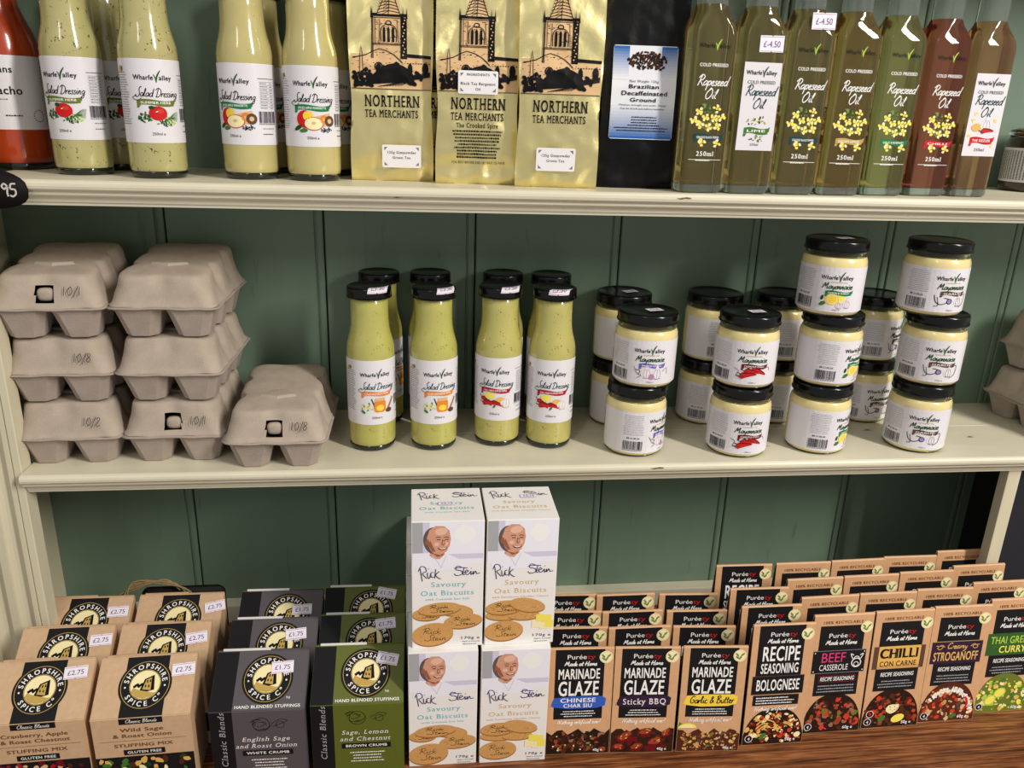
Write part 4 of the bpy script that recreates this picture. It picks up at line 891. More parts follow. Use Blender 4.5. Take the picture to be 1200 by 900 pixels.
def egg_parts(hole, seed, top=False):
    L = MB(); lv = [(.0562, .0782, .012, .0345, 0, 0), (.0562, .0782, .012, .0362, 0, 0), (.0546, .0764, .013, .0376, 0, 0), (.0536, .0754, .014, .0405, .0006, .001), (.0526, .0746, .015, .0440, .0012, .002), (.0516, .0738, .015, .0480, .0016, .003), (.0506, .0730, .016, .0520, .0025, .004),
                    (.0496, .0723, .016, .0560, .0030, .005), (.0489, .0717, .016, .0600, .0034, .006), (.0481, .0710, .016, .0645, .0038, .0068), (.0472, .0702, .016, .0685, .004, .0072), (.0458, .0690, .016, .0714, .004, .007), (.0436, .0670, .016, .0733, .0030, .0045), (.0385, .0622, .015, .0743, .0012, .0018),
                    (.030, .0545, .014, .0750, .0003, .0004), (.021, .046, .012, .0756, 0, 0), (.011, .036, .008, .0758, 0, 0)]
    rings = [rr_ring(*q) for q in lv]; n = len(rings[0])
    for r in rings:
        for i, (x, y, z) in enumerate(r):
            d = noise.noise(Vector((x * 38 + seed * 5, y * 38, z * 38))) * .0016; r[i] = (x + d, y + d, z + d * .6 + (max(0, (z - .05) / .026) * (.0085 * y / .077 + .001) if top else -max(0, (z - .07)) * .4))
    vs = [p for r in rings for p in r]; fs = []
    for i in range(len(rings) - 1):
        for k in range(n):
            k2 = (k + 1) % n; q = (i * n + k, i * n + k2, (i + 1) * n + k2, (i + 1) * n + k); c = [sum(vs[j][t] for j in q) / 4 for t in range(3)]
            if hole and c[1] < -.06 and abs(c[0]) < .0090 and .0415 < c[2] < .0585: continue
            fs.append(q)
    fs.append(tuple(range((len(rings) - 1) * n, len(rings) * n)))
    L.add(vs, fs, 'pulp', True)
    B = MB()
    rim = [rr_ring(.0550, .0770, .012, .0318), rr_ring(.0584, .0802, .014, .0326), rr_ring(.0592, .0810, .014, .0340), rr_ring(.0560, .0780, .012, .0350), rr_ring(.0540, .076, .012, .0340)]
    for r in rim:
        for i, (x, y, z) in enumerate(r): d = noise.noise(Vector((x * 45, y * 45, seed * 3.1))) * .0015; r[i] = (x, y, z + d)
    B.loft(rim, 'pulp_low')
    for cx in (-.0272, .0272):
        for cy in (-.0515, 0, .0515):
            B.loft([oct_ring(cx, cy, h, ch, z) for h, ch, z in ((.0150, .0075, 0), (.0168, .0080, .0012), (.0205, .0085, .0150), (.0238, .0085, .0270), (.0262, .0070, .0335))], 'pulp_low', smooth=False)
    parts = [P('lid', L.mesh('egg_lid')), P('tray', B.mesh('egg_tray'))]
    if hole:
        t = MB(); ang = [2 * PI * k / 16 for k in range(16)]
        t.loft([[(s * .0086 * math.copysign(abs(math.cos(a)) ** .6, math.cos(a)), y, .0475 + s * (.0072 if math.sin(a) > 0 else .0068) * math.copysign(abs(math.sin(a)) ** .7, math.sin(a))) for a in ang] for s, y in ((1, -.0640), (1, -.0690), (.85, -.0712), (.5, -.0722))], 'pulp')
        parts.append(P('latch_tab', t.mesh('latch_tab'), 'latch tab seen through the opening'))
    d = MB(); d.loft([[(sx * s, -.026 + sy * s, z - .002) for sx, sy in ((-.022, -.006), (0, -.014), (.022, -.006), (.007, .013), (-.007, .013))] for s, z in ((1, .0738), (.85, .0776), (.6, .0779))], 'pulp', smooth=False)
    parts.append(P('embossed_diamond', d.mesh('embossed_diamond')))
    return parts
EP = {(h, t): [egg_parts(h, s, t) for s in (1, 2)] for h in (True, False) for t in (True, False)}
def lid_map(ox): return lambda u, v, h: (u * .001, -.0746 + (v - 44) * .0002 - .0012 - h * 4, v * .001)
DATE = {t: (Pr(1).hand(t, 28, 48, 4.6, 'pencil', 3, pen=.65, slant=.1, w=19).build('date_mark', lid_map(0), 3)) for t in ('10/8', '10/2', '10/1')}
def egg(x, y, z, rz, hole, date, v, label):
    parts = list(EP[(hole, 'top' in label or 'single' in label or 'upper' in label)][v])
    if date: parts.append(P('date_mark', DATE[date], 'handwritten date'))
    spawn('egg_box', label, 'egg box', 'egg boxes', parts, (x, y, z), rz)
eh = .0742
egg(-.3870, .103, 0, .02, False, '10/2', 0, 'bottom grey pulp egg box of the leftmost stack')
egg(-.3870, .103, eh, .02, False, '10/8', 1, 'middle grey pulp egg box of the leftmost stack')
egg(-.3890, .098, 2 * eh, .06, True, '10/1', 0, 'topmost grey pulp egg box of the leftmost stack, latch hole showing')
egg(-.2715, .104, 0, .0, True, '10/1', 1, 'bottom egg box of the second stack, latch hole showing')
egg(-.2690, .104, eh, -.02, False, None, 0, 'middle egg box of the second stack')
egg(-.2680, .103, 2 * eh, -.02, False, None, 1, 'topmost egg box of the second stack, plain front')
egg(-.1575, .082, 0, .0, True, '10/8', 0, 'single egg box beside the dressing bottles')
egg(.8860, .100, 0, .12, False, None, 0, 'lower egg box half cut off at the right edge')
egg(.8940, .100, eh, .15, False, None, 1, 'upper egg box half cut off at the right edge')

# ================================================================== stuffing mix boxes
SW, SD, SF, SR = .101, .0585, .094, .130
def stuff_parts(kind, variant):
    stock = {'kraft': 'kraft', 'grey': 'card_grey', 'green': 'card_green'}[kind]; m = MB(); hw = SW / 2
    prof = [(0, .0), (0, SF), (.0545, SR), (.0585, SR), (.0585, 0)]
    vs = [(-hw, y, z) for y, z in prof] + [(hw, y, z) for y, z in prof]; n = 5
    m.add(vs, [(k, (k + 1) % n, (k + 1) % n + n, k + n) for k in range(n)] + [(4, 3, 2, 1, 0), (5, 6, 7, 8, 9)], stock)
    me = m.mesh('carton'); bm = bmesh.new(); bm.from_mesh(me); bmesh.ops.bevel(bm, geom=bm.edges[:], offset=.0008, segments=2, affect='EDGES'); bm.to_mesh(me); bm.free()
    fl = MB(); fl.box(-hw + .006, hw * .15, .0555, .0580, SR - .001, SR + .0018, 'card_white' if kind != 'kraft' else 'kraft', bev=.0006)
    Ls = math.hypot(.0545, SR - SF) * 1000
    slope = plane((0, -.00002, SF), (1, 0, 0), (0, .0545, SR - SF), (0, -(SR - SF), .0545)); front = plane((0, -.00002, 0), (1, 0, 0), (0, 0, 1), (0, -1, 0))
    a = Pr(41); b = Pr(42); ox = 0 if kind == 'kraft' else 8; cy = 34; K = 'card_black'
    if kind == 'kraft':
        a.rect(-22, .5, 22, Ls - .5, K, 1); b.rect(-22, 86, 22, 93.5, K, 1); b.hand('Classic Blends', 0, 88, 2.0, 'ink_white', 3, w=32, pen=.5)
    else:
        a.rect(-50, .4, -26, Ls - .4, K, 1); b.rect(-50, .4, -26, 93.6, K, 1)
        a.text('HAND BLENDED STUFFINGS', 11, 2.8, 3.2, 'ink_white', 3, w=70, st='b'); a.text('™', 32, 10, 4, 'ink_white', 3)
    a.ell(ox, cy, 27.4, 27.4, K, 2, 40); a.ring(ox, cy, 24.6, 25.2, 'ink_gold', 3); a.ring(ox, cy, 15.6, 16.2, 'ink_gold', 3); a.ell(ox, cy, 15.2, 15.2, 'ink_cream', 3, 32)
    a.arc('SHROPSHIRE', ox, cy, 17.6, 90, 5.2, 'ink_white', 4, st='b', sp=.10); a.arc('SPICE Cº', ox, cy, 17.6, -90, 5.2, 'ink_white', 4, inside=True, st='b', sp=.12)
    for s_ in (-1, 1): a.ell(ox + s_ * 20.4, cy - 2, 1, 1, 'ink_white', 4, 10)
    a.poly([(ox - 12, cy - 3), (ox - 4, cy - 6), (ox + 9, cy - 9), (ox + 12, cy - 9), (ox + 8, cy - 13), (ox, cy - 15), (ox - 8, cy - 13), (ox - 13.6, cy - 7)], 'ink_gold', 4)
    a.poly([(ox - 5, cy - 6), (ox - 1, cy + 6), (ox + 8.5, cy + 10), (ox + 10, cy - 6), (ox + 2, cy - 8)], 'ink_black', 4); a.poly([(ox - 2.4, cy - 5), (ox + .6, cy + 5), (ox + 6, cy + 7.4), (ox + 6.4, cy - 6.4)], 'ink_gold', 5)
    for x_, y_ in ((0, -3), (3.4, -3.4), (1.5, 1.8), (4.4, 2.2)): a.rrect(ox + x_, cy + y_, ox + x_ + 1.3, cy + y_ + 2.8, .6, 'ink_black', 6)
    for k in range(7): a.blob(ox - 10.5 + k * 1.4, cy - 1.5 + (k % 3) * .9, 1.7, 'ink_black', 4, 8)
    T = 'ink_kraft_text'
    if kind == 'kraft':
        l1, l2 = {'sage': ('Wild Sage', '& Roast Onion'), 'apple': ('Cranberry, Apple', '& Roast Chestnut')}[variant]
        b.text(l1, 0, 76.5, 4.6, T, 3, st='b', w=44 if variant == 'sage' else 66); b.text(l2, 0, 69, 4.6, T, 3, st='b', w=60 if variant == 'sage' else 68); b.rect(-44, 64.6, 44, 65.0, T, 3); b.text('STUFFING MIX', 0, 56.5, 4.4, T, 3, st='b', w=60)
        b.rect(-21, 46, 21, 53, K, 3); b.text('GLUTEN FREE', 0, 47.9, 3.2, 'ink_white', 4, st='b', w=35)
        b.rect(-50, 18, 50, 44, K, 1)
        for k in range(46): b.blob(b.rng.uniform(-45, 45), b.rng.uniform(21, 41), b.rng.uniform(2, 5), b.rng.choice(['ink_leaf', 'ink_pasta', 'ink_cream', 'ink_darkleaf', 'ink_meat'] if variant == 'sage' else ['ink_maroon', 'ink_crimson', 'ink_meat', 'ink_tan']), 2 + .02 * k, 9, .7)
    else:
        b.text('Classic Blends', -34.5, 20, 6.5, 'ink_midgrey', 3, 'l', st='s', shear=.25, rot=PI / 2, w=74)
        for k in range(14):
            a0 = b.rng.uniform(0, 2 * PI); r0 = b.rng.uniform(4, 13); x0, y0 = (2, 76) if kind == 'grey' else (-4, 78)
            b.stroke([(x0 + r0 * math.cos(a0), y0 + r0 * .7 * math.sin(a0)), (x0 + r0 * 1.1 * math.cos(a0 + .6), y0 + r0 * .8 * math.sin(a0 + .6)), (x0 + r0 * 1.3 * math.cos(a0 + 1.1), y0 + r0 * .6 * math.sin(a0 + 1.1))], .45, 'ink_black', 2)
        b.ring(4 if kind == 'grey' else 0, 76, 8.6, 9.1, 'ink_black', 2, 24); b.stroke([(14, 76), (24, 82), (32, 80), (24, 76), (16, 73)], .5, 'ink_black', 2); b.ring(24, 75, 4.2, 4.6, 'ink_black', 2, 18)
        l1, l2, l3 = ('English Sage', 'and Roast Onion', 'WHITE CRUMB') if kind == 'grey' else ('Sage, Lemon', 'and Chestnut', 'BROWN CRUMB')
        b.text(l1, 8, 54, 5.4, 'ink_white', 3, st='s', shear=.25, w=52); b.text(l2, 8, 45, 5.4, 'ink_white', 3, st='s', shear=.25, w=66 if kind == 'grey' else 56); b.rect(-18, 34.5, 36, 41.5, K, 2); b.text(l3, 9, 36.3, 3.4, 'ink_white', 3, st='b', w=46)
        b.greek(-10, 28, 40, 4, 4, 'ink_white', th=1.4, al='c')
    return [P('carton', me), P('flap', fl.mesh('flap')), P('printed_top', a.build('printed_top', slope), 'round black emblem on the sloping top'), P('printed_front', b.build('printed_front', front), 'printed front panel')], slope
SP_ = {('kraft', 'sage'): stuff_parts('kraft', 'sage'), ('kraft', 'apple'): stuff_parts('kraft', 'apple'), ('grey', ''): stuff_parts('grey', ''), ('green', ''): stuff_parts('green', '')}
def tilted(sl, u, v, rot): return lambda a, b, h: sl(u + a * math.cos(rot) - b * math.sin(rot), v + a * math.sin(rot) + b * math.cos(rot), h + .0009)
for (kind, var, xs, stk, nm) in (
    ('kraft', 'apple', (-.4440, -.4440, -.4430), ('£2.75', ((33, 50, .06), (38, 48, .05), (36, 46, .03))), 'kraft cranberry and chestnut stuffing box'),
    ('kraft', 'sage', (-.2920, -.2910, -.2905), ('£2.75', ((38, 48, .05), (36, 46, .12), (42, 48, .2))), 'kraft sage and onion stuffing box'),
    ('grey', '', (-.1725, -.1690, -.1690), ('£1.75', ((23, 46, .05), (26, 46, .1), (26, 40, .03))), 'dark grey sage and onion stuffing box'),
    ('green', '', (-.0660, -.0655, -.0660), ('£1.75', ((32, 49, -.2), (27, 53, .1), (27, 56, -.2))), 'olive green lemon and chestnut stuffing box')):
    parts, sl = SP_[(kind, var)]
    xo = .0445 if var == 'apple' else 0
    for r in range(3):
        u, v, ro = stk[1][r]
        st_ = P('price_sticker', sticker(stk[0], 24, 13.5).build('price_sticker', tilted(sl, u, v, ro)), 'white price sticker with notched edges')
        lab = nm + (', front row', ', second row', ', back row')[r]
        if kind == 'green': lab = ('front', 'middle', 'rear')[r] + ' ' + nm + ' beside the biscuits'
        spawn('stuffing_box', lab, 'carton', 'stuffing mix boxes', parts + [st_], (xs[r] + xo, (-.120, -.0605, -.001)[r] + (.002 if kind == 'green' else 0), ZC), (.035, .02, .0)[r] if kind == 'kraft' else -.02)

# ================================================================== biscuit boxes
BW, BD, BH = .0765, .076, .155
def biscuit_art(kind):
    p = Pr(51); tx = 'ink_aqua' if kind == 'salt' else 'ink_straw'
    hw = BW * 500
    p.rect(-hw + 1, BH * 1000 - 52, hw - 1, BH * 1000 - 1, 'ink_jacket', 1); p.rect(-hw + 1, 118, -hw + 12, 154, 'ink_midgrey', 1.4); p.rect(-hw + 12, 118, -hw + 19, 154, 'ink_lilac', 1.4)
    p.rect(-4, 110, hw - 1, 116, 'ink_lilac', 1.4); p.blob(18, 140, 11, 'ink_white', 1.6, 12)
    main = p; p = Pr(52); x, y = -10.5, 129
    p.poly([(x - 24, 92), (x - 23, 104), (x - 12, 112), (x - 6, 116), (x + 10, 114), (x + 20, 109), (x + 30, 103), (x + 36, 92)], 'ink_jacket', 2)
    p.poly([(x - 9, 112), (x - 7, 122), (x + 8, 120), (x + 8, 113), (x + 2, 107), (x - 4, 108)], 'ink_skin', 3); p.poly([(x - 7, 116), (x - 6, 120), (x + 2, 114), (x + 7, 116), (x + 6, 112), (x, 110)], 'ink_skin_dark', 3.5)
    p.ell(x - 3.4, y + 1.5, 12.5, 17, 'ink_hair', 3, 24, rot=6)
    p.poly([(x - 10.5, y - 4), (x - 12, y + 5), (x - 9, y + 15), (x - 2, y + 20), (x + 7, y + 19.5), (x + 13, y + 14), (x + 14.6, y + 4), (x + 13.6, y - 4), (x + 10, y - 12), (x + 3, y - 16.5), (x - 4, y - 14.5), (x - 8, y - 10)], 'ink_skin', 4)
    p.ell(x + 4, y + 13, 7, 4.5, 'ink_skin_light', 4.5, 16, 10); p.ell(x + 9, y - 2.5, 3, 2.6, 'ink_skin_light', 4.5, 12); p.ell(x - 1, y - 3, 3, 2.4, 'ink_skin_light', 4.6, 12)
    p.ell(x - 11.5, y, 2.2, 4, 'ink_skin_dark', 5, 12)
    p.poly([(x - 11, y - 3), (x - 8, y + 2), (x - 5, y - 6), (x - 2, y - 12), (x - 6, y - 12)], 'ink_skin_dark', 4.4)
    for ex in (0, 9): p.stroke([(x + ex - 2, y + 5.4), (x + ex + 1, y + 6.2), (x + ex + 3.4, y + 5.2)], 1.1, 'ink_hair', 5); p.stroke([(x + ex - 1, y + 2.6), (x + ex + 1, y + 3.1), (x + ex + 3, y + 2.5)], 1.0, 'ink_darkbrown', 5)
    p.poly([(x + 5, y + 3), (x + 7.6, y + 2), (x + 8.6, y - 3.2), (x + 6.2, y - 4.6), (x + 4.2, y - 3.6)], 'ink_skin_dark', 5); p.ell(x + 6.6, y - 1, 1.1, 2.4, 'ink_skin', 5.5, 8)
    p.poly([(x - .5, y - 7), (x + 5.5, y - 8.2), (x + 11, y - 6.6), (x + 9, y - 9.6), (x + 5, y - 10.6), (x + 1.5, y - 9.6)], 'ink_maroon', 5); p.poly([(x + .6, y - 7.4), (x + 5.5, y - 8.4), (x + 10, y - 7), (x + 8, y - 8.8), (x + 4.6, y - 9.4)], 'ink_white', 5.5)
    p.stroke([(x - 6, 112), (x, 104), (x + 4, 96)], .7, 'ink_lilac', 4); p.stroke([(x + 10, 112), (x + 6, 102), (x + 4, 96)], .7, 'ink_lilac', 4)
    main.mix(p, -1, 9.0, .945); p = main
    sign(p, 0, 91.5, .95); p.text('Savoury', 1, 76.5, 6.0, tx, 3, w=38, st='s'); p.text('Oat Biscuits', 0, 66, 6.0, tx, 3, w=58, st='s')
    p.text("with Cornish Sea Salt" if kind == 'salt' else "with Davidstow Cheddar Cheese", 0, 60, 2.4, tx, 3, w=48 if kind == 'salt' else 62, st='s')
    main = p; p = Pr(53)
    def disc(cx, cy, rx, ry, rot, lay, mark=True):
        p.ell(cx, cy - 1.2, rx, ry, 'ink_biscuit_dark', lay, 28, rot); p.ell(cx, cy, rx, ry * .96, 'ink_biscuit', lay + .3, 28, rot)
        for k in range(26):
            a = p.rng.uniform(0, 2 * PI); q = p.rng.random() ** .5 * .82; p.blob(cx + rx * q * math.cos(a), cy + ry * q * math.sin(a), .55, p.rng.choice(('ink_biscuit_dark', 'ink_pasta')), lay + .5, 6)
        if mark: p.hand('Rick', cx - 1, cy + .5, ry * .22, 'ink_darkbrown', lay + .8, pen=.55, w=rx * .9); p.hand('Stein', cx + 3, cy - ry * .55, ry * .2, 'ink_darkbrown', lay + .8, pen=.55, w=rx)
    if kind == 'salt': disc(5, 45, 19, 7, -8, 2, False); disc(-22, 41, 14, 7, 0, 2); disc(14, 32, 19, 8.5, 6, 4); disc(-9, 47, 21, 7.4, 4, 5); disc(-16, 18, 20.5, 13.5, 8, 6)
    else:
        disc(-16, 37, 20, 6, 0, 2, False); disc(3, 36, 16, 5.4, 0, 3, False); disc(-17, 46, 19, 8.2, 4, 4); disc(6, 48, 18, 8, -12, 5, False); disc(-17, 19, 19.5, 12, 4, 6)
        for a, b in ((16, 26), (24, 24), (20, 33), (27, 32), (29, 26)): p.rrect(a - 5, b - 5, a + 3.6, b + 3.6, 1, 'ink_lemon' if (a + b) % 2 else 'ink_cream', 6 + (a % 3) * .3)
    main.mix(p, 1.5, -2.5, 1.1); p = main
    p.text('170g e', 25, 9.5, 3.2, 'ink_black', 8, w=22, st='s'); p.text('Made in Cornwall', 26, 5.5, 1.6, 'ink_black', 8, w=19); p.greek(17, 2.4, 18, 1, 2, 'ink_grey', th=1, lay=8)
    return p
def sign(p, x, y, k):
    """the signature, as pen strokes"""
    fx = lambda a: -34 + (a + 34) * .66 if a < 6.5 else a
    S = lambda pts: p.stroke([(x + fx(a) * k, y + b * .85 * k) for a, b in pts], .85 * k, 'ink_navy', 9)
    S([(-29, 10), (-26, -6), (-25, -9)]); S([(-32, 6), (-28, 13), (-21, 12), (-19, 6), (-25, 3), (-22, -1), (-18, -5)]); S([(-17, 4), (-16, -4), (-13, -4), (-11, 3)])
    S([(-15.5, 9), (-15, 10)]); S([(-7, 4), (-11, 3), (-10, -3), (-6, -3)]); S([(-3, 9), (-4.5, -5)]); S([(3, 5), (-3, 0), (2, -5), (6, -6)])
    S([(15, 11), (10, 12), (9, 7), (15, 5), (16, 0), (10, -2), (7, 1)]); S([(7, 9), (14, 10), (22, 9)]); S([(18, 9), (17, 0), (19, -1)])
    S([(19, 2), (23, 4), (21, 6), (19, 2), (22, -1), (25, 2), (26, 4), (26, -1), (28, 1), (28.5, 4), (28.5, -1), (31, 4), (32.5, 0), (36, 1)]); S([(26, 8), (26.6, 8.8)])
def biscuit_parts(kind, top_sticker):
    m = MB(); m.box(-BW / 2, BW / 2, 0, BD, 0, BH, 'card_white', bev=.0009)
    s = MB(); sk = 'card_side_teal' if kind == 'salt' else 'card_side_straw'
    s.box(-.00015, .00015, .006, BD - .002, .002, BH - .002, sk); sme = s.mesh('side_panel')
    fr = plane((0, -.00002, 0), (1, 0, 0), (0, 0, 1), (0, -1, 0)); tp = plane((0, 0, BH + .00002), (1, 0, 0), (0, 1, 0), (0, 0, 1))
    t = Pr(6); tx = 'ink_aqua' if kind == 'salt' else 'ink_straw'
    sign(t, 0, 55, .95); t.text('Savoury', 0, 37, 6.0, tx, 3, w=36, st='s'); t.text('Oat Biscuits', 0, 25.5, 6.4, tx, 3, w=60, st='s'); t.text('with Cornish Sea Salt' if kind == 'salt' else 'with Davidstow Cheddar Cheese', 0, 18.5, 2.6, tx, 3, w=48 if kind == 'salt' else 64, st='s')
    parts = [P('carton', m.mesh('carton')), P('side_panel', sme, 'tinted side panel', loc=(-BW / 2, 0, 0)), P('side_panel', sme, 'tinted side panel', loc=(BW / 2, 0, 0)), P('printed_front', biscuit_art(kind).build('printed_front', fr, step=.00006), 'printed front with portrait and biscuits'), P('printed_top', t.build('printed_top', tp, step=.00006), 'printed top panel')]
    if top_sticker:
        q = Pr(2); k = sticker('£3.15', 18, 8.5)
        if kind == 'salt': q.mix(k, 0, 38)
        else: q.mix(k, 12, 52)
        parts.append(P('price_sticker', q.build('price_sticker', lambda a, b, h: (a * .001, b * .001, BH + h + .0008)), 'small white price sticker'))
    return parts
bs, bc = biscuit_parts('salt', False), biscuit_parts('cheese', False); bst, bct = biscuit_parts('salt', True), biscuit_parts('cheese', True)
g = 'savoury biscuit boxes'
def bis(x, y, z, parts, label, rz=0): spawn('biscuit_box', label, 'carton', g, parts, (x, y, z), rz)
bis(.0283, -.1150, ZC, bs, 'lower front biscuit box with blue-green lettering')
bis(.1085, -.1165, ZC, bc, 'lower front biscuit box with gold lettering and cheese', -.01)
bis(.0330, -.1065, ZC + BH, bst, 'upper biscuit box with blue-green lettering')
bis(.1120, -.1070, ZC + BH, bct, 'upper biscuit box with gold lettering and cheese')
bis(.0260, -.0370, ZC, bs, 'biscuit box directly behind the lower blue-green one')
bis(.0250, .0410, ZC, bs, 'biscuit box third in line behind the lower blue-green one')
bis(.0245, .1195, ZC, bs, 'biscuit box last in line against the boarding')

# ================================================================== seasoning packets
def pack_parts(kind):
    tall = kind in ('bolognese', 'beef', 'chilli', 'stroganoff', 'thai'); H = .161 if tall else .138; Wd = .0755; D = .030; hw = Wd / 2
    m = MB(); pr = [(0, 0), (.0130, H - .0015), (.0140, H), (.0158, H), (.0168, H - .0015), (D, 0)]
    m.extrude_x(pr, -hw, hw, 'kraft_orange')
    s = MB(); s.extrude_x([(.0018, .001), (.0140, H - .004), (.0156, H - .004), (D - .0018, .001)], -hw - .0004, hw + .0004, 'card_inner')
    Hm = math.hypot(.0130, H - .0015) * 1000
    fr = plane((0, -.00003, 0), (1, 0, 0), (0, .0130, H - .0015), (0, -(H - .0015), .0130))
    p = Pr(sum(map(ord, kind))); K = 'card_black'; Wt = 'ink_white'; e = 37.4
    def brand(y, k=1.0):
        p.text('Purée', 6.2 * k, y, 5.6 * k, Wt, 3, 'r', w=23 * k); p.text('ty', 6.6 * k, y, 5.6 * k, 'ink_red', 3, 'l', w=9.5 * k); p.hand('Made at Home', -.5, y - 8.6 * k, 2.7 * k, Wt, 3, w=37 * k, pen=.95 * k, slant=.25)
    def leaf(x, y):
        q = Pr(3); q.ell(0, 0, 7.8, 7.8, 'ink_cream', 5, 28); q.ring(0, 0, 6.6, 7.0, 'ink_sage', 6, 28)
        for a, b, r in ((-3.2, 1.2, -50), (3.2, 1.6, 45), (.6, -2.6, 60), (-2.6, -2.4, -35)): q.ell(a, b, 2.9, 1.25, 'ink_moss', 6, 12, rot=r)
        p.mix(q, x, y)
    def food(inks, n, r0, r1, top, seed, base, flat=False):
        rg = random.Random(seed)
        if flat: p.poly([(-e, .4)] + [(-e + 2 * e * k / 12, top - 3 + 4 * math.sin(k * 1.9 + seed)) for k in range(13)] + [(e, .4)], base, 1)
        else: p.ell(0, -8, e + 4, top + 8, base, 1, 30, 0, 16, 164) if False else p.poly([(-e, .4)] + [(-e + 2 * e * k / 20, 2 + (top - 2) * max(.02, 1 - (abs(-1 + 2 * k / 20)) ** 2.3) ** .5 + (6 if 0 < k < 20 else 6)) for k in range(21)] + [(e, .4)], base, 1)
        for i in range(n):
            x = rg.uniform(-e + r1, e - r1); lim = (top - 4 if flat else 4 + (top - 3) * (1 - (abs(x) / e) ** 2.3) ** .5) - r0
            y = rg.uniform(r1 * .9, max(r1 + .5, lim)); p.blob(x, y, rg.uniform(r0, r1), rg.choice(inks), 1.5 + 1.4 * i / n, 8, rg.uniform(.35, 1))
    if not tall:
        p.rect(-30, 47, 27, Hm, K, 1); brand(125); leaf(28.5, 127)
        p.text('MARINADE', -2, 99.5, 13, Wt, 3, w=49, st='b'); p.text('GLAZE', -2, 78, 18.5, Wt, 3, w=48, st='b')
        bi = {'chinese': 'ink_blue', 'bbq': 'ink_aubergine', 'garlic': 'ink_yellow'}[kind]
        p.poly([(-31, 63), (-33, 66), (-30, 75), (-10, 76.6), (26, 76.4), (31, 73), (30, 64), (20, 61), (-12, 60.4)], bi, 2)
        for k in range(3): p.stroke([(-29, 64 + 3 * k), (-34 + k, 64.5 + 3 * k)], .9, bi, 2)
        if kind == 'chinese': p.text('CHINESE', -2, 69, 5.4, Wt, 3, w=42, st='b'); p.text('CHAR SIU', -2, 62.3, 4.8, Wt, 3, w=34, st='b')
        elif kind == 'bbq': p.text('Sticky BBQ', 0, 64.8, 7.6, Wt, 3, w=52, st='s')
        else: p.hand('Garlic & Butter', 0, 64.8, 4.6, 'ink_black', 3, w=53, pen=1.2, slant=.15)
        p.greek(-22, 56.5, 42, 3, 3.2, Wt, th=1.2, al='c'); p.hand('Nothing artificial ever!', 0, 40.5, 2.6, Wt, 3, w=50, pen=.75)
        if kind == 'chinese': food(['ink_choc', 'ink_meat', 'ink_darkbrown', 'ink_onion', 'ink_meat', 'ink_choc', 'ink_glaze'], 120, 1.2, 5, 33, 3, 'ink_choc', True); [p.blob(p.rng.uniform(-30, 30), p.rng.uniform(4, 26), 1.1, p.rng.choice(('ink_lime', 'ink_leaf', 'ink_cream')), 3.1, 7) for _ in range(16)]
        elif kind == 'bbq':
            food(['ink_maroon', 'ink_meat', 'ink_choc'], 30, 2, 6, 33, 5, 'ink_darkbrown', True)
            for x, y, r, a in ((-20, 22, 11, .5), (4, 28, 10, .2), (16, 15, 11, .35), (-6, 8, 9, .3), (-28, 8, 8, 0), (28, 26, 8, .8)):
                p.blob(x, y, r, 'ink_maroon', 3.0, 12, .55, a); p.blob(x - .5, y + .8, r * .8, 'ink_glaze', 3.2, 11, .48, a); [p.blob(x + p.rng.uniform(-.5, .5) * r, y + p.rng.uniform(-.25, .35) * r, r * .14, p.rng.choice(('ink_tomato', 'ink_sauce', 'ink_pasta', 'ink_meat')), 3.4, 7, .5, a) for _ in range(9)]
        else:
            p.ell(-26, 32, 11, 6, 'ink_lemon', 1.5, 20, 0, 0, 180); p.ell(-26, 32, 8, 4, 'ink_cream', 1.7, 16, 0, 0, 180); p.poly([(-37, 33), (-36, 40), (-30, 35)], 'ink_leaf', 1.4)
            food(['ink_pasta', 'ink_biscuit', 'ink_brown', 'ink_tan', 'ink_biscuit_dark', 'ink_meat', 'ink_olive'], 170, .9, 2.6, 30, 7, 'ink_meat', True)
        p.text('40g e', 24, 3.2, 3.4, Wt, 4, st='b')
    else:
        if kind == 'bolognese':
            p.rect(-30, 71, 26, Hm, K, 1); brand(146); leaf(29, 148); p.text('RECIPE', -1, 114, 19, Wt, 3, w=47, st='b'); p.text('SEASONING', -1, 97.5, 13, Wt, 3, w=47, st='b')
            p.rect(-33, 69, 31, 94, K, 2); p.rect(-33, 93.2, 31, 94, 'ink_brown', 2.5); p.rect(-33, 69, 31, 69.8, 'ink_brown', 2.5); p.text('BOLOGNESE', -1, 74.5, 14.5, Wt, 3, w=54, st='b')
            p.rect(-30, 54, 27, 68, K, 2); p.greek(-26, 63.5, 48, 3, 3.6, Wt, th=1.5); p.hand('Nothing artificial ever!', -1, 47, 2.6, Wt, 3, w=52, pen=.75)
        else:
            p.text('100% RECYCLABLE', -1, Hm - 10.2, 3.7, 'ink_kraft_text', 3, w=52, st='b', sp=.08); p.rect(-29, 52, 27.5, 147, K, 1); brand(131, 1.06); leaf(29.5, 144)
            bi = {'beef': K, 'chilli': 'ink_pasta', 'stroganoff': 'ink_aubergine', 'thai': 'ink_thai'}[kind]
            p.rect(-34.5, 83, 33, 114, bi, 2)
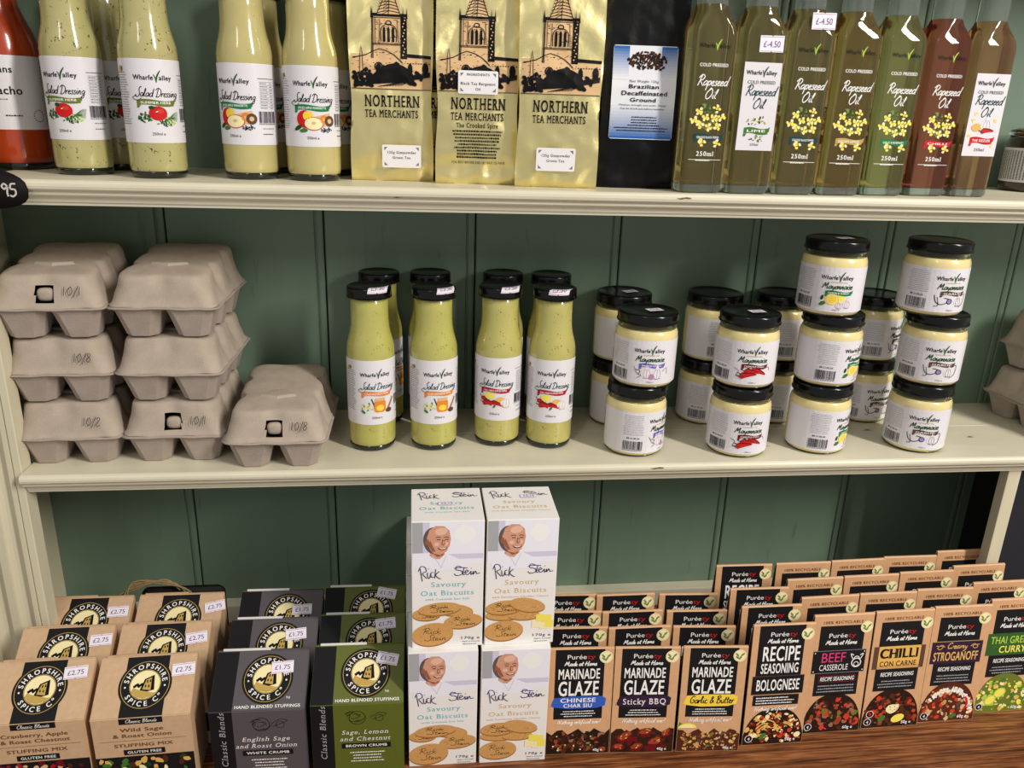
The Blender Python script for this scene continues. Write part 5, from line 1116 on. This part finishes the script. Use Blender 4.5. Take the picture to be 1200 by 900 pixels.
            if kind == 'beef':
                p.rect(-34.5, 113.2, 33, 114, 'ink_grey', 2.5); p.rect(-34.5, 83, 33, 83.8, 'ink_grey', 2.5); p.text('BEEF', -8, 98, 13, 'ink_pink', 3, w=32, st='r'); p.text('CASSEROLE', -6.5, 87, 8, Wt, 3, w=37)
                p.ring(22, 96, 5.2, 6.4, Wt, 3, 20); p.ring(22, 94, 2.6, 3.4, Wt, 3, 16); p.stroke([(17, 101), (14, 108), (18, 106)], 1, Wt, 3); p.stroke([(27, 101), (30, 108), (26, 106)], 1, Wt, 3); p.stroke([(18, 100), (20, 104), (24, 104), (26, 100)], 1, Wt, 3)
                for a in (-32, 31):
                    for b in (86, 111): p.ell(a, b, .8, .8, Wt, 3, 8)
                p.rect(-24, 70, 24, 80, 'ink_maroon', 2); p.rect(-23, 71, 23, 79, K, 2.5)
            elif kind == 'chilli':
                p.rect(-34.5, 83, -28, 114, 'ink_brown', 2.4); p.rect(27, 83, 33, 114, 'ink_brown', 2.4); p.rect(-28, 83, 27, 88, 'ink_biscuit', 2.3); p.text('CHILLI', -1, 97.5, 13.5, 'ink_darkbrown', 3, w=52, st='s'); p.text('CHILLI', -.4, 98, 12.5, 'ink_black', 3.2, w=51, st='b'); p.text('CON CARNE', -1, 86.5, 7, 'ink_darkbrown', 3, w=49, st='b')
            elif kind == 'stroganoff':
                p.rect(-34.5, 113.2, 33, 114, 'ink_gold', 2.5); p.hand('Creamy', -1, 103.5, 3.8, 'ink_pasta', 3, w=27, pen=1.1); p.text('STROGANOFF', -1, 87, 12, 'ink_pasta', 3, w=60, st='b')
                for s_ in (-1, 1): p.stroke([(s_ * 17, 106), (s_ * 22, 109), (s_ * 27, 105), (s_ * 23, 103), (s_ * 20, 107), (s_ * 29, 108)], .8, 'ink_pasta', 3)
            else:
                for k in range(16): p.blob(p.rng.uniform(-31, 29), p.rng.uniform(86, 111), 3, p.rng.choice(('ink_leaf', 'ink_darkleaf')), 2.4, 8, .35)
                p.text('THAI GREEN', -1, 99.5, 10, 'ink_lime', 3, w=58, st='b'); p.text('CURRY', 2, 86.5, 9.5, 'ink_lemon', 3, w=38, st='b')
            p.text('RECIPE SEASONING', 0, 72.5, 5.4, Wt, 3, w=44, st='b', shear=.1); p.greek(-25, 65, 49, 3, 4.0, 'ink_midgrey', th=1.4, al='c')
        F = {'bolognese': (['ink_pasta', 'ink_cream', 'ink_sauce', 'ink_pasta', 'ink_tomato'], 'ink_choc', 44, 1.2, 3.8, 150), 'beef': (['ink_meat', 'ink_glaze', 'ink_choc', 'ink_onion', 'ink_darkbrown', 'ink_tomato', 'ink_meat', 'ink_onion', 'ink_tomato', 'ink_glaze', 'ink_olive'], 'ink_choc', 48, 1.4, 5.4, 130),
             'chilli': (['ink_sauce', 'ink_tomato', 'ink_meat', 'ink_meat', 'ink_glaze', 'ink_choc'], 'ink_choc', 48, 1.2, 4.2, 150), 'stroganoff': (['ink_meat', 'ink_sauce', 'ink_tan', 'ink_brown', 'ink_tomato', 'ink_biscuit'], 'ink_meat', 50, 1.2, 4.2, 150), 'thai': (['ink_lemon', 'ink_lime', 'ink_pasta', 'ink_leaf', 'ink_olive', 'ink_cream'], 'ink_olive', 50, 1.3, 4.2, 150)}[kind]
        food(F[0], F[5], F[3], F[4], F[2], 17, F[1])
        if kind == 'bolognese':
            for k in range(9): r_ = p.rng.uniform(6, 14); x, y = p.rng.uniform(-16, 16), p.rng.uniform(16, 28); p.stroke([(x - r_, y), (x - r_ * .3, y + r_ * .5), (x + r_ * .6, y + r_ * .3), (x + r_, y - 2)], 1.6, 'ink_pasta', 3.1)
            for k in range(10): p.blob(p.rng.uniform(-12, 12), p.rng.uniform(14, 28), 2.6, 'ink_sauce', 3.3, 8)
            p.blob(-13, 12, 5.5, 'ink_leaf', 3.5, 9, .6, .8)
        elif kind == 'chilli': p.blob(2, 26, 9.5, 'ink_cream', 3.2, 12, .75, .3); p.ell(10, 12, 9, 5.5, 'ink_lemon', 3.4, 16, 20); p.blob(-12, 13, 6, 'ink_leaf', 3.2, 9, .6); [p.blob(p.rng.uniform(-4, 8), p.rng.uniform(21, 30), .7, 'ink_darkleaf', 3.6, 6) for _ in range(8)]
        elif kind == 'stroganoff':
            for k in range(150):
                a = p.rng.uniform(.05, PI * .8); q = p.rng.uniform(.84, 1.0); p.blob(34 * q * math.cos(a), 8 + 41 * math.sin(a) * q, 1.6, p.rng.choice(('ink_white', 'ink_cream', 'ink_garlic')), 3.2, 7)
            p.blob(8, 7, 6, 'ink_leaf', 3.3, 9, .5, .1); p.stroke([(22, 14), (26, 24), (22, 34)], 3, 'ink_red', 3.3)
        elif kind == 'thai': [p.ell(x, y, 9, 7, 'ink_lime', 3.2, 18, r) for x, y, r in ((-16, 18, 40), (-4, 28, 30))]; [p.ell(x, y, 7.2, 5.2, 'ink_lemon', 3.4, 18, r) for x, y, r in ((-16, 18, 40), (-4, 28, 30))]
        p.ell(-30, 9, 5, 5, 'ink_white', 3.6, 18); p.ell(-30, 9, 4.3, 4.3, 'ink_black', 3.8, 18); p.text('4', -30, 6.8, 4, 'ink_white', 4.2, st='b')
        if kind == 'chilli': p.ell(-28, 20, 5, 5, 'ink_white', 3.6, 18); p.ell(-28, 20, 4.3, 4.3, 'ink_black', 3.8, 18); p.blob(-28, 20, 2.6, 'ink_red', 4.2, 8, .7)
        p.text('50g e' if kind in ('bolognese', 'chilli') else '60g e', 22, 4, 4, Wt, 4, st='b')
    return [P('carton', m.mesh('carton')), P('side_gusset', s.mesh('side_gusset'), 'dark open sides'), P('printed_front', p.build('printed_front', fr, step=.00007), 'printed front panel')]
ROWN = ('front row', 'second row', 'third row', 'back row')
for kind, x0, y0, rz, tall, nm in (
    ('chinese', .1862, -.1110, -.05, 0, 'marinade packet with blue brushstroke banner'), ('bbq', .2626, -.1150, -.05, 0, 'marinade packet with dark purple banner'), ('garlic', .3411, -.1195, -.05, 0, 'marinade packet with yellow banner'),
    ('bolognese', .4245, -.1147, .0, 1, 'tall seasoning packet with black bolognese panel'), ('beef', .5065, -.1014, .01, 1, 'kraft seasoning packet with beef casserole panel'), ('chilli', .5850, -.0990, .02, 1, 'kraft seasoning packet with orange chilli panel'),
    ('stroganoff', .6630, -.0950, .015, 1, 'kraft seasoning packet with creamy stroganoff panel'), ('thai', .7460, -.0845, .01, 1, 'kraft seasoning packet with green curry panel')):
    pp = pack_parts(kind); rng = random.Random(kind)
    for r in range(4):
        dy = ((0, .0385, .0705, .1065), (0, .0375, .0775, .1150))[tall][r]; dx = 0
        if kind == 'bolognese': dy = (0, .0365, .074, .128)[r]
        spawn('seasoning_packet', nm + ', ' + ROWN[r], 'packet', 'seasoning packets', pp, (x0 + rng.uniform(-.001, .001) + r * .0008, y0 + dy, ZC), rz + rng.uniform(-.02, .02) + (.03 if kind == 'bbq' and r else 0))

# ================================================================== loose bits
m = MB(); pts = []
for k in range(24):
    a = 2 * PI * k / 24; r_ = 1 + .045 * math.cos(3 * a + .6); pts.append((.034 * r_ * math.copysign(abs(math.cos(a)) ** .75, math.cos(a)), .019 * r_ * math.copysign(abs(math.sin(a)) ** .75, math.sin(a))))
m.loft([[(x, 0, z) for x, z in pts], [(x * 1.02, -.0012, z * 1.02) for x, z in pts], [(x, -.003, z) for x, z in pts]], 'tag_black')
tg = Pr(1); tg.hand('95', 19.5, -6.2, 6.0, 'chalk', 3, w=13.5, pen=1.7, slant=0)
spawn('price_tag', 'black chalk price tag reading 95 on the top shelf edge', 'price tag', None, [P('tag', m.mesh('tag')), P('chalk_figures', tg.build('chalk_figures', plane((0, -.0030, 0), (1, 0, 0), (0, 0, 1), (0, -1, 0))), 'chalk figures')], (-.4085, -.0012, .3065), .05)
m = MB(); pts = []
for cx, cz, a0 in ((.042, .052, 0), (-.042, .052, 90), (-.042, .004, 180), (.042, .004, 270)):
    for k in range(6): a = math.radians(a0 + 18 * k); pts.append((cx + .010 * math.cos(a), cz + .004 + .010 * math.sin(a)))
m.loft([[(x, y, z + .006) for x, z in pts] for y in (0, .004)], 'tag_black')
tw = MB(); R_w = random.Random(4)
dxx = -.038
for k in range(5):
    a = [(dxx - .045 + .004 * k, -.004 - .002 * k, .064 + .003 * (k % 2)), (dxx - .02, -.006, .074 + .003 * k), (dxx + .004 * k, -.008, .084 + .002 * (k % 3)), (dxx + .022 + .006 * k, -.008, .089 - .004 * k), (dxx + .036 + .004 * k, -.006, .072 + .005 * (k % 2) - .003 * k)]
    tw.tube([q.to_3d()[:] if hasattr(q, 'to_3d') and len(q) == 2 else tuple(q) for q in smooth_path(a, 4)], .0011, 'twine', 6)
spawn('hanging_slate', 'black rounded slate tied with twine, behind the kraft boxes', 'sign', None, [P('slate', m.mesh('slate')), P('twine_bow', tw.mesh('twine_bow'), 'frayed jute twine')], (-.3010, .092, -.2760), .0)
